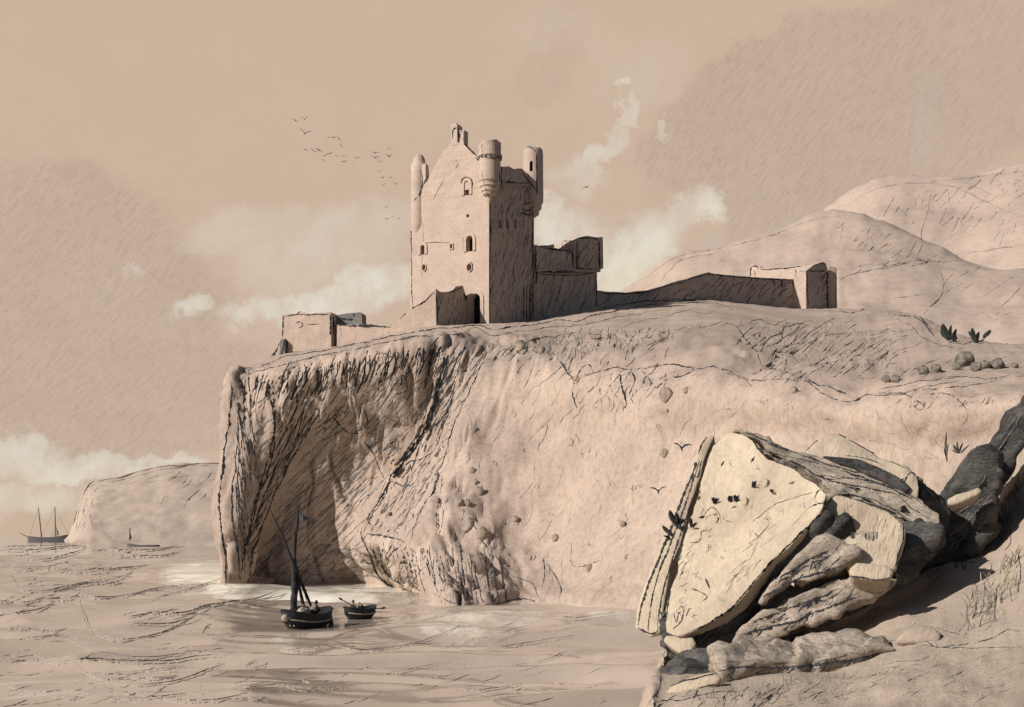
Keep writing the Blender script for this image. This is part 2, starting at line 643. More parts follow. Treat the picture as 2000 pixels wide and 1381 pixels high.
def side_pt(px, py, out=0.0):
    d = side_d(px)
    q = O + BV * d
    q.z = zpx(py, q.y)
    return q + AV * (-out)


def prism(poly3, depth):
    """closed prism: polygon (list of Vectors, any winding) extruded by the vector depth"""
    bm = bmesh.new()
    a = [bm.verts.new(p) for p in poly3]
    b = [bm.verts.new(p + depth) for p in poly3]
    bm.faces.new(a)
    bm.faces.new(b[::-1])
    n = len(a)
    for i in range(n):
        bm.faces.new((a[i], b[i], b[(i + 1) % n], a[(i + 1) % n]))
    bmesh.ops.recalc_face_normals(bm, faces=bm.faces)
    return bm


def merge(bm, other):
    me = bpy.data.meshes.new('tmp')
    other.to_mesh(me)
    other.free()
    bm.from_mesh(me)
    bpy.data.meshes.remove(me)


def roughen(bm, amp, cuts=4, freq=.5):
    bmesh.ops.triangulate(bm, faces=bm.faces)
    for _ in range(cuts):
        es = [e for e in bm.edges if e.calc_length() > 1.6]
        if not es:
            break
        bmesh.ops.subdivide_edges(bm, edges=es, cuts=1, use_grid_fill=True)
        bmesh.ops.triangulate(bm, faces=bm.faces)
    for v in bm.verts:
        q = v.co * freq
        v.co += Vector((fbm(q, 3), fbm(q + Vector((9, 4, 1)), 3), fbm(q + Vector((2, 7, 5)), 3))) * amp
    return bm


def arch_poly(w, h, n=8):
    """door or window outline in (x, z), base centre at origin, round head"""
    r = w / 2
    return [(-r, 0)] + [(-r * math.cos(i * math.pi / n), h - r + r * math.sin(i * math.pi / n)) for i in range(n + 1)] + [(r, 0)]


def cut(obj, cutters):
    """real openings: subtract closed prisms from the wall mesh"""
    bpy.context.view_layer.update()
    bm = bmesh.new()
    for c in cutters:
        merge(bm, c)
    co = link_bm('cutter', bm, M['hole'])
    md = obj.modifiers.new('openings', 'BOOLEAN')
    md.operation = 'DIFFERENCE'
    md.solver = 'EXACT'
    md.object = co
    dg = bpy.context.evaluated_depsgraph_get()
    me = bpy.data.meshes.new_from_object(obj.evaluated_get(dg))
    obj.modifiers.clear()
    obj.data = me
    bpy.data.objects.remove(co)


def opening(kind, base, ax, out, w, h, parent, hood=True, depth=1.1, name='window', frame_w=.42):
    """a recessed opening: returns its cutter; adds frame and dark back as parts"""
    poly = arch_poly(w, h) if kind == 'arch' else [(-w / 2, 0), (-w / 2, h), (w / 2, h), (w / 2, 0)] if kind == 'rect' else [(w / 2 * math.cos(t * math.pi / 3 + .4), h / 2 + h / 2 * math.sin(t * math.pi / 3 + .4)) for t in range(6)]
    c = prism([base + ax * x + ZV * z + out * .3 for x, z in poly], -out * (depth + .3))
    back = link_bm(name, prism([base + ax * x * .985 + ZV * (h * .5 + (z - h * .5) * .985) - out * (depth - .12) for x, z in poly], -out * .1), M['hole'], parent)  # near-black panel paints the darkness inside the opening
    if hood:
        fw = frame_w
        if kind == 'arch':
            inner = arch_poly(w + .06, h + .03)
            outer = arch_poly(w + 2 * fw, h + fw)
        else:
            inner = [(x * 1.03, z) for x, z in poly]
            outer = [(x * (1 + 2 * fw / w), h / 2 + (z - h / 2) * (1 + 2 * fw / h)) for x, z in poly]
        bm = bmesh.new()
        n = len(inner)
        rings = []
        for pl, of in ((inner, -.05), (inner, .16), (outer, .16), (outer, -.05)):
            rings.append([bm.verts.new(base + ax * x + ZV * z + out * of) for x, z in pl])
        closed = kind == 'hex' or kind == 'rect'
        for a, b in zip(rings, rings[1:]):
            for i in range(n if closed else n - 1):
                bm.faces.new((a[i], a[(i + 1) % n], b[(i + 1) % n], b[i]))
        bmesh.ops.recalc_face_normals(bm, faces=bm.faces)
        link_bm('frame', bm, M['castle'], back)
    return c


def ring_tower(cx, cy, prof, n=28, jag=0.0, seed=0, gap=None):
    """turret: profile (radius, z) list; jag breaks the top ring"""
    bm = bmesh.new()
    rings = []
    for k, (r, z) in enumerate(prof):
        ring = []
        for i in range(n):
            t = i * 2 * math.pi / n
            zz = z
            if k == len(prof) - 1 or (jag and k == len(prof) - 2 and r < prof[k - 1][0] + .01):
                zz += jag * noise.noise(Vector((math.cos(t) * 2, math.sin(t) * 2, seed)))
            ring.append(bm.verts.new((cx + r * math.cos(t), cy + r * math.sin(t), zz)))
        rings.append(ring)
    for a, b in zip(rings, rings[1:]):
        for i in range(n):
            bm.faces.new((a[i], a[(i + 1) % n], b[(i + 1) % n], b[i]))
    bm.faces.new(rings[0][::-1])
    bm.faces.new(rings[-1])
    bmesh.ops.recalc_face_normals(bm, faces=bm.faces)
    return bm


def box(c, ax, ay, w, d, z0, z1):
    p = [c + ax * (-w / 2) + ay * (-d / 2), c + ax * (w / 2) + ay * (-d / 2), c + ax * (w / 2) + ay * (d / 2), c + ax * (-w / 2) + ay * (d / 2)]
    return prism([Vector((q.x, q.y, z0)) for q in p], ZV * (z1 - z0))


W_T, D_T = front_s(800), side_d(1043)
keep = empty('castle_keep', (O.x, O.y, 38), 'tall ruined castle keep with a gable, chimney and corner turrets on the cliff top', 'castle')


def fs(s, z, out=0):
    q = O + AV * s - BV * out
    return Vector((q.x, q.y, z))


def ds(d, z, out=0):
    q = O + BV * d - AV * out
    return Vector((q.x, q.y, z))


ZB, ZT = 34.0, 59.8
wall_bm = prism([fs(0, ZB), fs(0, ZT), fs(W_T - .3, ZT), fs(W_T, ZB)], BV * D_T)
keep_wall = link_bm('wall', wall_bm, M['castle'], keep)
cutters = []
for (px, py0, py1, w, kind, hood) in [
        (912, 381, 354, .85, 'arch', True), (917.5, 491, 461, 1.15, 'arch', True), (929, 632, 574, 1.75, 'arch', True),
        (826, 497, 479, .7, 'arch', True), (882, 486, 477, .45, 'rect', True), (828.5, 529, 516, .72, 'hex', True),
        (917, 530, 514, .95, 'hex', True), (913.5, 425, 418, .65, 'hex', False)]:
    b = front_pt(px, py0)
    h = zpx(py1, b.y) - b.z
    if py0 == 632:
        cutters.append(opening(kind, b, AV, -BV, w, h, keep, hood, name='doorway', frame_w=.6))
    else:
        cutters.append(opening(kind, b, AV, -BV, w, h, keep, hood, frame_w=.5 if kind == 'arch' else .16))
for px in (977, 991, 1007):
    b = side_pt(px, 446)
    cutters.append(opening('rect', b, BV, -AV, .8, 1.4, keep, False))
cut(keep_wall, cutters)
# gable on the front, parapets
gp = [(0, ZT), (0, zpx(328, 188)), (1.0, zpx(322, 188.5)), (1.7, zpx(314, 189)), (2.3, zpx(304, 189)), (2.9, zpx(300, 189.3)), (3.6, zpx(291, 189.6)), (4.4, zpx(284, 190)), (4.9, zpx(277, 190)),
      (6.9, zpx(277, 191)), (7.4, zpx(283, 191)), (8.2, zpx(292, 192)), (8.9, zpx(305, 192)), (9.9, zpx(322, 192.5)), (11.0, zpx(345, 193)), (12.2, zpx(368, 194)), (13.0, zpx(384, 194)), (13.6, zpx(392, 194.5)), (W_T - .3, ZT)]
gp = [(s, max(z, ZT + .01) if 0 < i < len(gp) - 1 else z) for i, (s, z) in enumerate(gp)]
link_bm('gable', roughen(prism([fs(s, z, -.0) for s, z in gp], BV * 1.3), .10, 3, .8), M['castle'], keep)
ch = bmesh.new()
s0 = front_s(887)
merge(ch, prism([fs(s0 - .62, 67.0, .08), fs(s0 - .62, 70.1, .08), fs(s0 - .2, 70.5, .08), fs(s0 + .62, 70.2, .08), fs(s0 + .62, 67.0, .08)], BV * 1.5))
s1 = front_s(900)
merge(ch, prism([fs(s1 - .4, 66.5, -.25), fs(s1 - .4, 69.2, -.25), fs(s1 + .4, 69.3, -.25), fs(s1 + .4, 66.5, -.25)], BV * 1.2))
link_bm('chimney', roughen(ch, .07, 2, 1.3), M['castle'], keep)
pp = [ds(1.3, ZT), ds(1.3, zpx(322, 189)), ds(2.6, zpx(323, 190)), ds(4.2, zpx(325, 191.5)), ds(6, zpx(324, 193)), ds(7.6, zpx(328, 194)), ds(9, zpx(326, 195)), ds(10.3, zpx(330, 197)), ds(11.6, zpx(337, 198)), ds(D_T - .1, zpx(349, 200)), ds(D_T - .1, ZT)]
link_bm('side_parapet', roughen(prism([p + AV * .01 for p in pp], AV * 1.2), .09, 3, .8), M['castle'], keep)
bk = [fs(1.2, ZT, -(D_T - 1.25)), fs(1.2, 63.6, -(D_T - 1.25)), fs(6, 62.6, -(D_T - 1.25)), fs(W_T - .4, 62.0, -(D_T - 1.25)), fs(W_T - .4, ZT, -(D_T - 1.25))]
link_bm('rear_parapet', roughen(prism(bk, BV * 1.2), .1, 3, .8), M['castle'], keep)
# string course on the shaded side and wallhead moulding
sc_ = prism([ds(.3, zpx(358, 188) - .2, .0), ds(.3, zpx(358, 188) + .1, .0), ds(D_T - .3, zpx(361, 200) + .1, .0), ds(D_T - .3, zpx(361, 200) - .2, .0)], -AV * .22)
link_bm('string_course', sc_, M['castle'], keep)
# turrets
tl = fs(W_T - 1.25, 0, -.9)
zt = zpx(322, tl.y)
link_bm('turret', ring_tower(tl.x, tl.y, [(.15, 52.5), (.5, 53.4), (1.25, 55.2), (1.32, 55.8), (1.32, zt - 1.2), (1.3, zt), (.95, zt + .25), (.9, zt + .9), (.55, zt + 1.5), (.15, zt + 1.7)], jag=.15, seed=1), M['castle'], keep, True)
mq = fs(front_s(827), 0, -.5)
link_bm('turret_stub', roughen(box(mq, AV, BV, .75, .9, 59.0, zpx(322, mq.y)), .09, 2, 1.2), M['castle'], keep)
tr = fs(-.05, 0, -.15)
tr = tr + AV * .0
zz = lambda py: zpx(py, tr.y)
t2 = link_bm('turret', ring_tower(tr.x, tr.y, [(.2, zz(398)), (.42, zz(392)), (.55, zz(386)), (1.05, zz(381)), (1.1, zz(376)), (1.28, zz(374)), (1.32, zz(367)), (1.5, zz(365)), (1.53, zz(357)), (1.66, zz(355)), (1.66, zz(309)), (1.86, zz(307)), (1.86, zz(303)), (1.70, zz(302)), (1.70, zz(284)), (1.75, zz(280))], jag=.5, seed=4), M['castle'], keep)
for k in range(16):
    cd = bmesh.new()
    t = k * 2 * math.pi / 16
    c = Vector((tr.x + 1.7 * math.cos(t), tr.y + 1.7 * math.sin(t), 0))
    r_ = Vector((math.cos(t), math.sin(t), 0))
    merge(cd, box(c, r_, r_.cross(ZV), .34, .26, zz(312), zz(307.4)))
    link_bm('corbel', cd, M['castle_dark'], t2)
tb = ds(D_T - .35, 0, .05)
zr = lambda py: zpx(py, tb.y)
t3 = link_bm('turret', ring_tower(tb.x, tb.y, [(.25, zr(425)), (.9, zr(420)), (1.0, zr(412)), (1.35, zr(408)), (1.4, zr(400)), (1.62, zr(396)), (1.66, zr(388)), (1.62, zr(340)), (1.6, zr(300)), (1.5, zr(293)), (1.1, zr(289)), (.6, zr(287))], jag=.3, seed=9), M['castle'], keep)
cu = []
ax_ = Vector((1, .2, 0)).normalized()
ou = Vector((.15, -1, 0)).normalized()
bp_ = Vector((tb.x, tb.y, zr(340))) + ou * 1.6 - Vector((.55, 0, 0))
cu.append(opening('arch', bp_, Vector((1, .1, 0)).normalized(), ou, .55, 1.7, t3, False, .8, name='slit_window'))
cut(t3, cu)
# buttress strip at the far corner of the shaded side
link_bm('buttress', roughen(box(ds(D_T - .5, 0, .55), BV, AV, 1.0, 1.1, 35, zpx(553, 199)), .06, 3, .8), M['castle'], keep)

# forebuilding and outer wall in front of / left of the keep
FW = Vector((-.97, .243, 0))
FN = Vector((-.243, -.97, 0))
Q0 = P(851, 640, 182)
Q0.z = 0


def fw_s(px):
    k = (px - CX) / F
    return (Q0.x - k * Q0.y) / (.97 + .243 * k)


def fw_pt(px, py):
    q = Q0 + FW * fw_s(px)
    q.z = zpx(py, q.y)
    return q


fore = empty('forebuilding', (Q0.x, Q0.y, 38), 'low ruined forebuilding with a shaded side wall joined to the foot of the keep', 'castle ruin')
ramp = [fw_pt(x, y) for x, y in [(852, 668), (851, 580), (846, 568), (840, 573), (834, 584), (820, 592), (808, 600), (795, 610), (780, 622), (768, 632), (766, 690)]]
link_bm('wall', roughen(prism(ramp, -FN * 1.6), .07, 4, .8), M['castle'], fore)
sp = [(0.05, 33), (.05, zpx(566, 183)), (1.2, zpx(571, 183)), (2.4, zpx(572, 184)), (3.6, zpx(569, 185)), (4.6, zpx(567, 186)), (5.6, zpx(560, 187)), (6.9, zpx(559, 188)), (7.4, zpx(556, 188)), (7.9, zpx(566, 188.5)), (8.4, zpx(585, 189)), (8.7, zpx(610, 189)), (8.9, 33)]
link_bm('side_wall', roughen(prism([Vector(((Q0 + BV * d).x, (Q0 + BV * d).y, z)) for d, z in sp], AV * 1.2), .09, 4, .8), M['castle'], fore)

outer = empty('outer_wall', tuple(fw_pt(560, 690)), 'long low sunlit outer wall with a dark notch left of the keep', 'castle ruin')
ow = [fw_pt(x, y) for x, y in [(552, 720), (550, 660), (551, 616), (570, 614), (584, 613), (588, 609), (596, 610), (604, 613), (625, 611), (645, 609), (646.5, 612), (647, 720)]]
link_bm('wall', roughen(prism(ow, -FN * 5), .07, 4, .8), M['castle'], outer)
ow2 = [fw_pt(x, y) + (-FN * .4) for x, y in [(656, 720), (656, 633), (675, 634), (700, 632), (730, 635), (750, 636), (766, 633), (767, 720)]]
link_bm('low_wall', roughen(prism(ow2, -FN * 1.4), .07, 4, .8), M['castle'], outer)
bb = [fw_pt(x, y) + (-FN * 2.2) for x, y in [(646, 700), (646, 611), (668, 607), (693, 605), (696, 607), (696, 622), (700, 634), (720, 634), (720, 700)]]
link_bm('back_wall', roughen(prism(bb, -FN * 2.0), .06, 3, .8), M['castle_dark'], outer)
bt = []
wedge = prism([fw_pt(x, y) + FN * .05 for x, y in [(553, 661), (549, 664), (520, 712), (553, 715)]], -FN * 2.2)
link_bm('buttress', roughen(wedge, .06, 3, .8), M['castle'], outer)
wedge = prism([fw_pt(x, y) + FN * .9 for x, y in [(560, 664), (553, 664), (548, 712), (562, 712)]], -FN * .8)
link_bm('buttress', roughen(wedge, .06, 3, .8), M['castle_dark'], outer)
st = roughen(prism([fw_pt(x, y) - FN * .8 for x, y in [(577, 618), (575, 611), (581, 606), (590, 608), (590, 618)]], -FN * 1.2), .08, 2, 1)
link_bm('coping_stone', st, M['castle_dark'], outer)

# hall range right of the keep
RD = Vector((.72, .694, 0))
RN = Vector((.694, -.72, 0))
R0 = P(1046, 632, 200)
R0.z = 0


def r_s(px):
    k = (px - CX) / F
    return (k * R0.y - R0.x) / (.72 - .694 * k)


def r_pt(px, py, out=0):
    q = R0 + RD * r_s(px)
    q.z = zpx(py, q.y)
    return q + RN * out


hall = empty('hall_range', (R0.x, R0.y, 42), 'roofless shaded hall range with an overhanging block right of the keep', 'castle ruin')
link_bm('wall', roughen(prism([r_pt(x, y) for x, y in [(1044, 665), (1044, 532), (1100, 533), (1166, 531), (1167, 650)]], -RN * 7), .06, 4, .6), M['castle'], hall)
link_bm('upper_wall', roughen(prism([r_pt(x, y, .35) for x, y in [(1044, 531.5), (1044, 478), (1052, 482), (1065, 484), (1080, 485), (1092, 488), (1104, 490), (1116, 489), (1121, 494), (1121, 531.5)]], -RN * 1.6), .07, 4, .8), M['castle'], hall)
link_bm('string_course', prism([r_pt(x, y, .6) for x, y in [(1046, 532), (1046, 527), (1168, 527), (1168, 532)]], -RN * .5), M['castle'], hall)
blk = [r_pt(x, y, .75) for x, y in [(1126, 526), (1126, 470), (1130, 464), (1140, 462), (1160, 465), (1171, 464), (1172, 526)]]
link_bm('overhang_block', roughen(prism(blk, -RN * 5.5), .05, 4, .7), M['castle'], hall)
gb = [r_pt(x, y, -5.0) for x, y in [(1040, 535), (1040, 462), (1050, 463), (1060, 467), (1068, 478), (1074, 490), (1090, 490), (1093, 472), (1099, 469), (1112, 469), (1124, 467), (1130, 535)]]
link_bm('rear_wall', roughen(prism(gb, -RN * 1.2), .06, 4, .8), M['castle'], hall)

# curtain wall and bastion on the right
CD = Vector((.75, .661, 0))
CN = Vector((.661, -.75, 0))
C0 = r_pt(1166, 605)
C0.z = 0


def c_s(px):
    k = (px - CX) / F
    return (k * C0.y - C0.x) / (.75 - .661 * k)


def c_pt(px, py, out=0):
    q = C0 + CD * c_s(px)
    q.z = zpx(py, q.y)
    return q + CN * out


curtain = [(1163, 640), (1163, 567), (1180, 569), (1200, 570), (1222, 571), (1245, 569), (1270, 566), (1290, 560), (1312, 552), (1340, 545), (1365, 537), (1384, 532), (1400, 536), (1430, 538), (1460, 541), (1500, 543), (1553, 545), (1553, 640)]
cw = link_bm('curtain_wall', roughen(prism([c_pt(x, y) for x, y in curtain], -CN * 2.0), .09, 5, .5), M['castle'])
tag(cw, 'long dark curtain wall climbing right from the hall range to the bastion', 'castle wall')
bas = empty('bastion', tuple(c_pt(1560, 600)), 'square ruined bastion with sunlit parapet at the right end of the curtain wall', 'castle ruin')
E0 = c_pt(1574, 600, 2.5)
E0.z = 0
EA, EB = Vector((-.80, .60, 0)), Vector((.72, .694, 0))


def e_pt(px, py, ax, base=None, out=0):
    base = base or E0
    k = (px - CX) / F
    s = (k * base.y - base.x) / (ax.x - k * ax.y)
    q = base + ax * s
    q.z = zpx(py, q.y)
    return q


link_bm('wall', roughen(prism([e_pt(x, y, EB) for x, y in [(1574, 640), (1574, 529), (1590, 528), (1604, 528), (1617, 527), (1618, 640)]], EA * 4.3), .08, 4, .6), M['castle'], bas)
link_bm('parapet', roughen(prism([e_pt(x, y, EB) for x, y in [(1574, 528.4), (1583, 522), (1590, 517), (1606, 512), (1612, 514), (1617, 526.4)]], EA * 1.6), .08, 3, .8), M['castle'], bas)
G0 = e_pt(1618, 600, EB)
G0.z = 0
link_bm('corner_pier', roughen(prism([e_pt(x, y, Vector((1, .1, 0)), G0 + Vector((0, .4, 0))) for x, y in [(1618.5, 640), (1618.5, 520), (1626, 521), (1634, 522), (1635, 640)]], Vector((-.2, 3, 0))), .07, 3, .7), M['castle'], bas)
EBASE = E0 + Vector((-.03, -.04, 0))
link_bm('inner_wall', roughen(prism([e_pt(x, y, EA, EBASE) for x, y in [(1463, 575), (1465, 520), (1468, 517), (1476, 519), (1480, 523), (1484, 520), (1487, 524), (1510, 524), (1535, 522), (1553, 519), (1573, 519), (1573.5, 640), (1550, 640), (1548, 575)]], Vector((.6, .8, 0)) * 1.2), .05, 4, .7), M['castle'], bas)


# ------------------------------------------------------------------ ROCK BUILDER
def rock(name, label, cat, poly, anchor, normal, thick, mat, amp=.05, freq=1.1, bevel=.07, taper=.9, parent=None, skew=(0, 0, 0), seg=.28, group=None, smooth=True, bed=None):
    n = Vector(normal).normalized()
    rs = random.Random(len(label) * 7 + int(poly[0][0]))
    jag = []
    for i, a in enumerate(poly):
        b = poly[(i + 1) % len(poly)]
        ln = math.hypot(b[0] - a[0], b[1] - a[1])
        k = max(1, int(ln / 20))
        for j in range(k):
            t = j / k
            q = min(2.6, ln * .06) * (1 if j else .5)
            jag.append((lerp(a[0], b[0], t) + rs.uniform(-q, q), lerp(a[1], b[1], t) + rs.uniform(-q, q)))
    poly = jag
    A = P(*anchor)
    front = []
    for (x, y) in poly:
        d = Vector(((x - CX) / F, 1, (HZ - y) / F))
        t = (A - CAMP).dot(n) / d.dot(n)
        front.append(CAMP + d * t)
    c = sum(front, Vector()) / len(front)
    off = -n * thick + Vector(skew)
    bm = bmesh.new()
    a = [bm.verts.new(p) for p in front]
    b = [bm.verts.new(c + (p - c) * taper + off) for p in front]
    bm.faces.new(a)
    bm.faces.new(b[::-1])
    k = len(a)
    for i in range(k):
        bm.faces.new((a[i], b[i], b[(i + 1) % k], a[(i + 1) % k]))
    bmesh.ops.recalc_face_normals(bm, faces=bm.faces)
    bmesh.ops.bevel(bm, geom=list(bm.edges), offset=bevel, segments=2, profile=.6, affect='EDGES', clamp_overlap=True)
    bmesh.ops.triangulate(bm, faces=bm.faces)
    if bed:
        seg = .13
    for _ in range(7):
        es = [e for e in bm.edges if e.calc_length() > seg]
        if not es:
            break
        bmesh.ops.subdivide_edges(bm, edges=es, cuts=1)
        bmesh.ops.triangulate(bm, faces=bm.faces)
    bm.normal_update()
    for v in bm.verts:
        q = v.co * freq
        if bed:
            bn_, bf_, ba_ = bed
            h_ = v.co.dot(Vector(bn_)) * bf_ + .9 * fbm(v.co * .7, 3) + .25 * fbm(v.co * 3, 2)
            fr = h_ - math.floor(h_)
            step_ = (fr if fr < .8 else (1 - fr) * 4) + .7 * (math.sin(math.floor(h_) * 12.9898) * .5)
            v.co += v.normal * (ba_ * (step_ - .4))
        v.co += v.normal * (amp * (fbm(q, 5) + .8 * (noise.ridged_multi_fractal(q * .8 + Vector((3, 3, 3)), 1, 2.1, 3, 1, 2) - 1.1)))
    ctr = Vector((c.x, c.y, c.z))
    for v in bm.verts:
        v.co -= ctr
    o = link_bm(name, bm, mat, parent, smooth)
    if parent is None:
        o.location = ctr
    tag(o, label, cat, group)
    return o


# ------------------------------------------------------------------ NEAR BANK
BK = [
    [(1262, 1500, 14), (1260, 1400, 17), (1268, 1340, 19.5), (1285, 1300, 21.5), (1292, 1285, 22.5)],
    [(1300, 1500, 13.6), (1300, 1390, 16.8), (1305, 1330, 19.2), (1320, 1290, 21.8), (1325, 1275, 23.5)],
    [(1400, 1500, 13), (1400, 1385, 16.3), (1405, 1325, 18.8), (1420, 1283, 21.8), (1440, 1250, 25)],
    [(1600, 1500, 12.6), (1600, 1385, 15.8), (1600, 1310, 18.6), (1600, 1240, 22.2), (1610, 1190, 26)],
    [(1750, 1500, 12.4), (1750, 1385, 15.5), (1750, 1285, 18.4), (1750, 1170, 22.5), (1750, 1090, 26.5)],
    [(1850, 1500, 12.2), (1850, 1385, 15.4), (1850, 1268, 18.4), (1850, 1110, 23), (1850, 1020, 27)],
    [(1935, 1500, 12), (1935, 1385, 15.2), (1935, 1255, 18.4), (1938, 1080, 23), (1940, 965, 28)],
    [(1990, 1500, 12), (1990, 1385, 15), (1990, 1240, 18.4), (1985, 1020, 23.5), (1978, 865, 29.5)],
    [(2080, 1500, 12), (2080, 1380, 15), (2080, 1220, 18.4), (2060, 960, 23.5), (2016, 780, 31)],
    [(2250, 1500, 12), (2250, 1370, 15), (2250, 1180, 18.4), (2200, 880, 24), (2120, 700, 33)],
    [(2700, 1500, 12), (2700, 1360, 15), (2700, 1150, 18.4), (2600, 820, 24), (2500, 620, 34)],
]
bc = []
for k, c in enumerate(BK):
    p = [P(*q) for q in c]
    f0 = Vector((p[0].x, p[0].y - 3.5, p[0].z - .9))
    f1 = Vector((p[0].x, p[0].y - 9, 1.5))
    l = p[-1]
    b1 = l + Vector((l.x * .03, 2.0, -1.2))
    b2 = l + Vector((l.x * .08, 5.0, 0))
    b2.z = -2
    bc.append([f1, f0] + p + [b1, b2])
for sx in (.5, 1.1):          # left flank falls to the water
    fl = []
    for q in bc[0 if sx == .5 else 0]:
        fl.append(q + Vector((-.25, 0, 0)) if False else q.copy())
    if sx == .5:
        lo = [Vector((q.x - .35, q.y, q.z - 1.4)) for q in bc[0]]
        lo2 = [Vector((q.x - .55, q.y, min(q.z - 2, -1.5))) for q in bc[0]]
        bc = [lo2, lo] + bc
bv, bf, buv = grid_surface(bc, 16, 14)
bn = normals_of(bv, bf)
if sum(n.z for n in bn) < 0:
    bn = [-n for n in bn]
bv = [p + n * (.10 * fbm(p * .7, 5) + .05 * fbm(p * 2.6, 3)) for p, n in zip(bv, bn)]
bank = link('bank', bv, bf, M['bank'], smooth=True)
tag(bank, 'near turf bank sloping down to the left under the boulders', None, None, 'structure')
B_bank = bvh_of([bank])

# ------------------------------------------------------------------ FOREGROUND BOULDERS
R = {}
LN = (-.52, -.62, .58)
R['slab'] = rock('boulder', 'huge pale slab boulder leaning left with a broad sunlit face and dark leafy tufts', 'boulder',
    [(1296, 1236), (1302, 1170), (1322, 1090), (1345, 1010), (1366, 940), (1388, 870), (1402, 846), (1424, 836), (1452, 842), (1482, 866), (1500, 892), (1548, 910), (1590, 938), (1618, 962), (1606, 1000), (1560, 1050), (1500, 1108), (1440, 1180), (1400, 1212), (1350, 1236), (1320, 1244)],
    (1450, 1040, 21.5), LN, .42, M['pale'], .045, .9, .06, .9, bed=((.3, -.5, .8), .8, .035))
R['left_flake'] = rock('boulder_flake', 'thin upright pale flake of stone leaning against the left edge of the big slab', 'rock',
    [(1240, 1228), (1250, 1170), (1278, 1095), (1300, 1040), (1330, 965), (1350, 920), (1366, 868), (1384, 846), (1396, 850), (1384, 880), (1362, 950), (1340, 1020), (1316, 1095), (1300, 1165), (1294, 1236), (1270, 1244)],
    (1310, 1050, 23.3), (-.35, -.85, .3), .5, M['pale'], .03, 1.3, .04, .92)
R['foot'] = rock('foot_stone', 'small pale rounded stone wedged under the lowest corner of the big slab', 'rock',
    [(1290, 1250), (1300, 1238), (1325, 1240), (1352, 1238), (1362, 1256), (1350, 1276), (1325, 1276), (1305, 1264)],
    (1325, 1255, 20.9), (-.3, -.8, .5), .5, M['pale'], .03, 2, .06, .85)
R['under'] = rock('dark_or_shade_ledge', 'massive dark slate ledge running down left beneath the pale slab', 'rock ledge',
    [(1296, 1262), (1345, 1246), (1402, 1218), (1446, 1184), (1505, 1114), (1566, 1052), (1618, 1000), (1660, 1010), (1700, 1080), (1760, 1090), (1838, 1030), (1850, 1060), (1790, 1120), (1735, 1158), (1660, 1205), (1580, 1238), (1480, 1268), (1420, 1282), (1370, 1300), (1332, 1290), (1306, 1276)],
    (1520, 1240, 21.2), (.08, -.96, -.20), 2.4, M['dark'], .07, 1.2, .05, .86, bed=((-.64, .1, .77), 2.1, .13))  # near-black ledge stands in for the shade beneath the slab
R['mid_block'] = rock('boulder', 'squarish pale block of rock right of the slab with a dark square hollow', 'boulder',
    [(1584, 1020), (1612, 980), (1636, 962), (1668, 972), (1706, 984), (1742, 1002), (1764, 1018), (1768, 1050), (1757, 1084), (1752, 1112), (1728, 1118), (1690, 1112), (1660, 1114), (1640, 1080), (1600, 1062), (1570, 1072)],
    (1680, 1040, 20.9), (-.25, -.9, .32), 1.3, M['pale'], .045, 1.1, .07, .9, bed=((-.5, .2, .8), 1.2, .05))
R['hollow'] = rock('hollow_stone', 'dark square stone set in the face of the pale block', 'rock',
    [(1676, 1034), (1692, 1038), (1714, 1038), (1716, 1062), (1712, 1088), (1694, 1086), (1680, 1072)],
    (1695, 1060, 20.83), (-.25, -.9, .32), .18, M['mid'], .02, 2, .02, .95)
R['lip_block'] = rock('boulder_lip', 'pale rounded lip of rock below the square hollow', 'rock',
    [(1656, 1112), (1672, 1096), (1700, 1098), (1730, 1102), (1748, 1112), (1742, 1128), (1716, 1136), (1684, 1132), (1664, 1128)],
    (1700, 1115, 20.3), (-.2, -.85, .45), .7, M['pale'], .03, 1.6, .07, .85)
R['ledge_a'] = rock('sunlit_ledge', 'narrow sunlit rock ledge sloping down left just below the pale block', 'rock ledge',
    [(1480, 1176), (1506, 1140), (1540, 1108), (1572, 1078), (1612, 1052), (1650, 1056), (1676, 1080), (1654, 1104), (1610, 1118), (1560, 1136), (1516, 1162), (1494, 1182)],
    (1570, 1120, 20.75), (-.18, -.93, .22), .6, M['mid'], .08, 1.6, .08, .88, bed=((-.64, .1, .77), 2.1, .13))
R['ledge_b'] = rock('sunlit_ledge', 'lower striped rock ledge between two dark seams above the bank', 'rock ledge',
    [(1424, 1262), (1452, 1226), (1496, 1196), (1540, 1170), (1592, 1146), (1640, 1130), (1700, 1140), (1748, 1126), (1762, 1112), (1756, 1130), (1700, 1166), (1660, 1184), (1600, 1212), (1540, 1234), (1480, 1258), (1440, 1270)],
    (1570, 1195, 20.75), (-.1, -.95, .16), .6, M['mid'], .09, 1.6, .08, .88, bed=((-.64, .1, .77), 2.1, .13))
R['top_ridge'] = rock('rear_strata', 'brown layered ridge of rock behind the top of the big slab', 'rock ledge',
    [(1424, 834), (1450, 832), (1490, 850), (1530, 868), (1572, 882), (1620, 894), (1680, 908), (1740, 926), (1785, 950), (1806, 980), (1840, 1000), (1846, 1030), (1800, 1040), (1768, 1014), (1720, 992), (1670, 966), (1630, 962), (1608, 946), (1560, 910), (1506, 888), (1480, 862)],
    (1600, 920, 22.6), (-.15, -.85, .5), 1.6, M['mid'], .07, 1.3, .06, .9, bed=((.42, .1, .9), 2.4, .12))
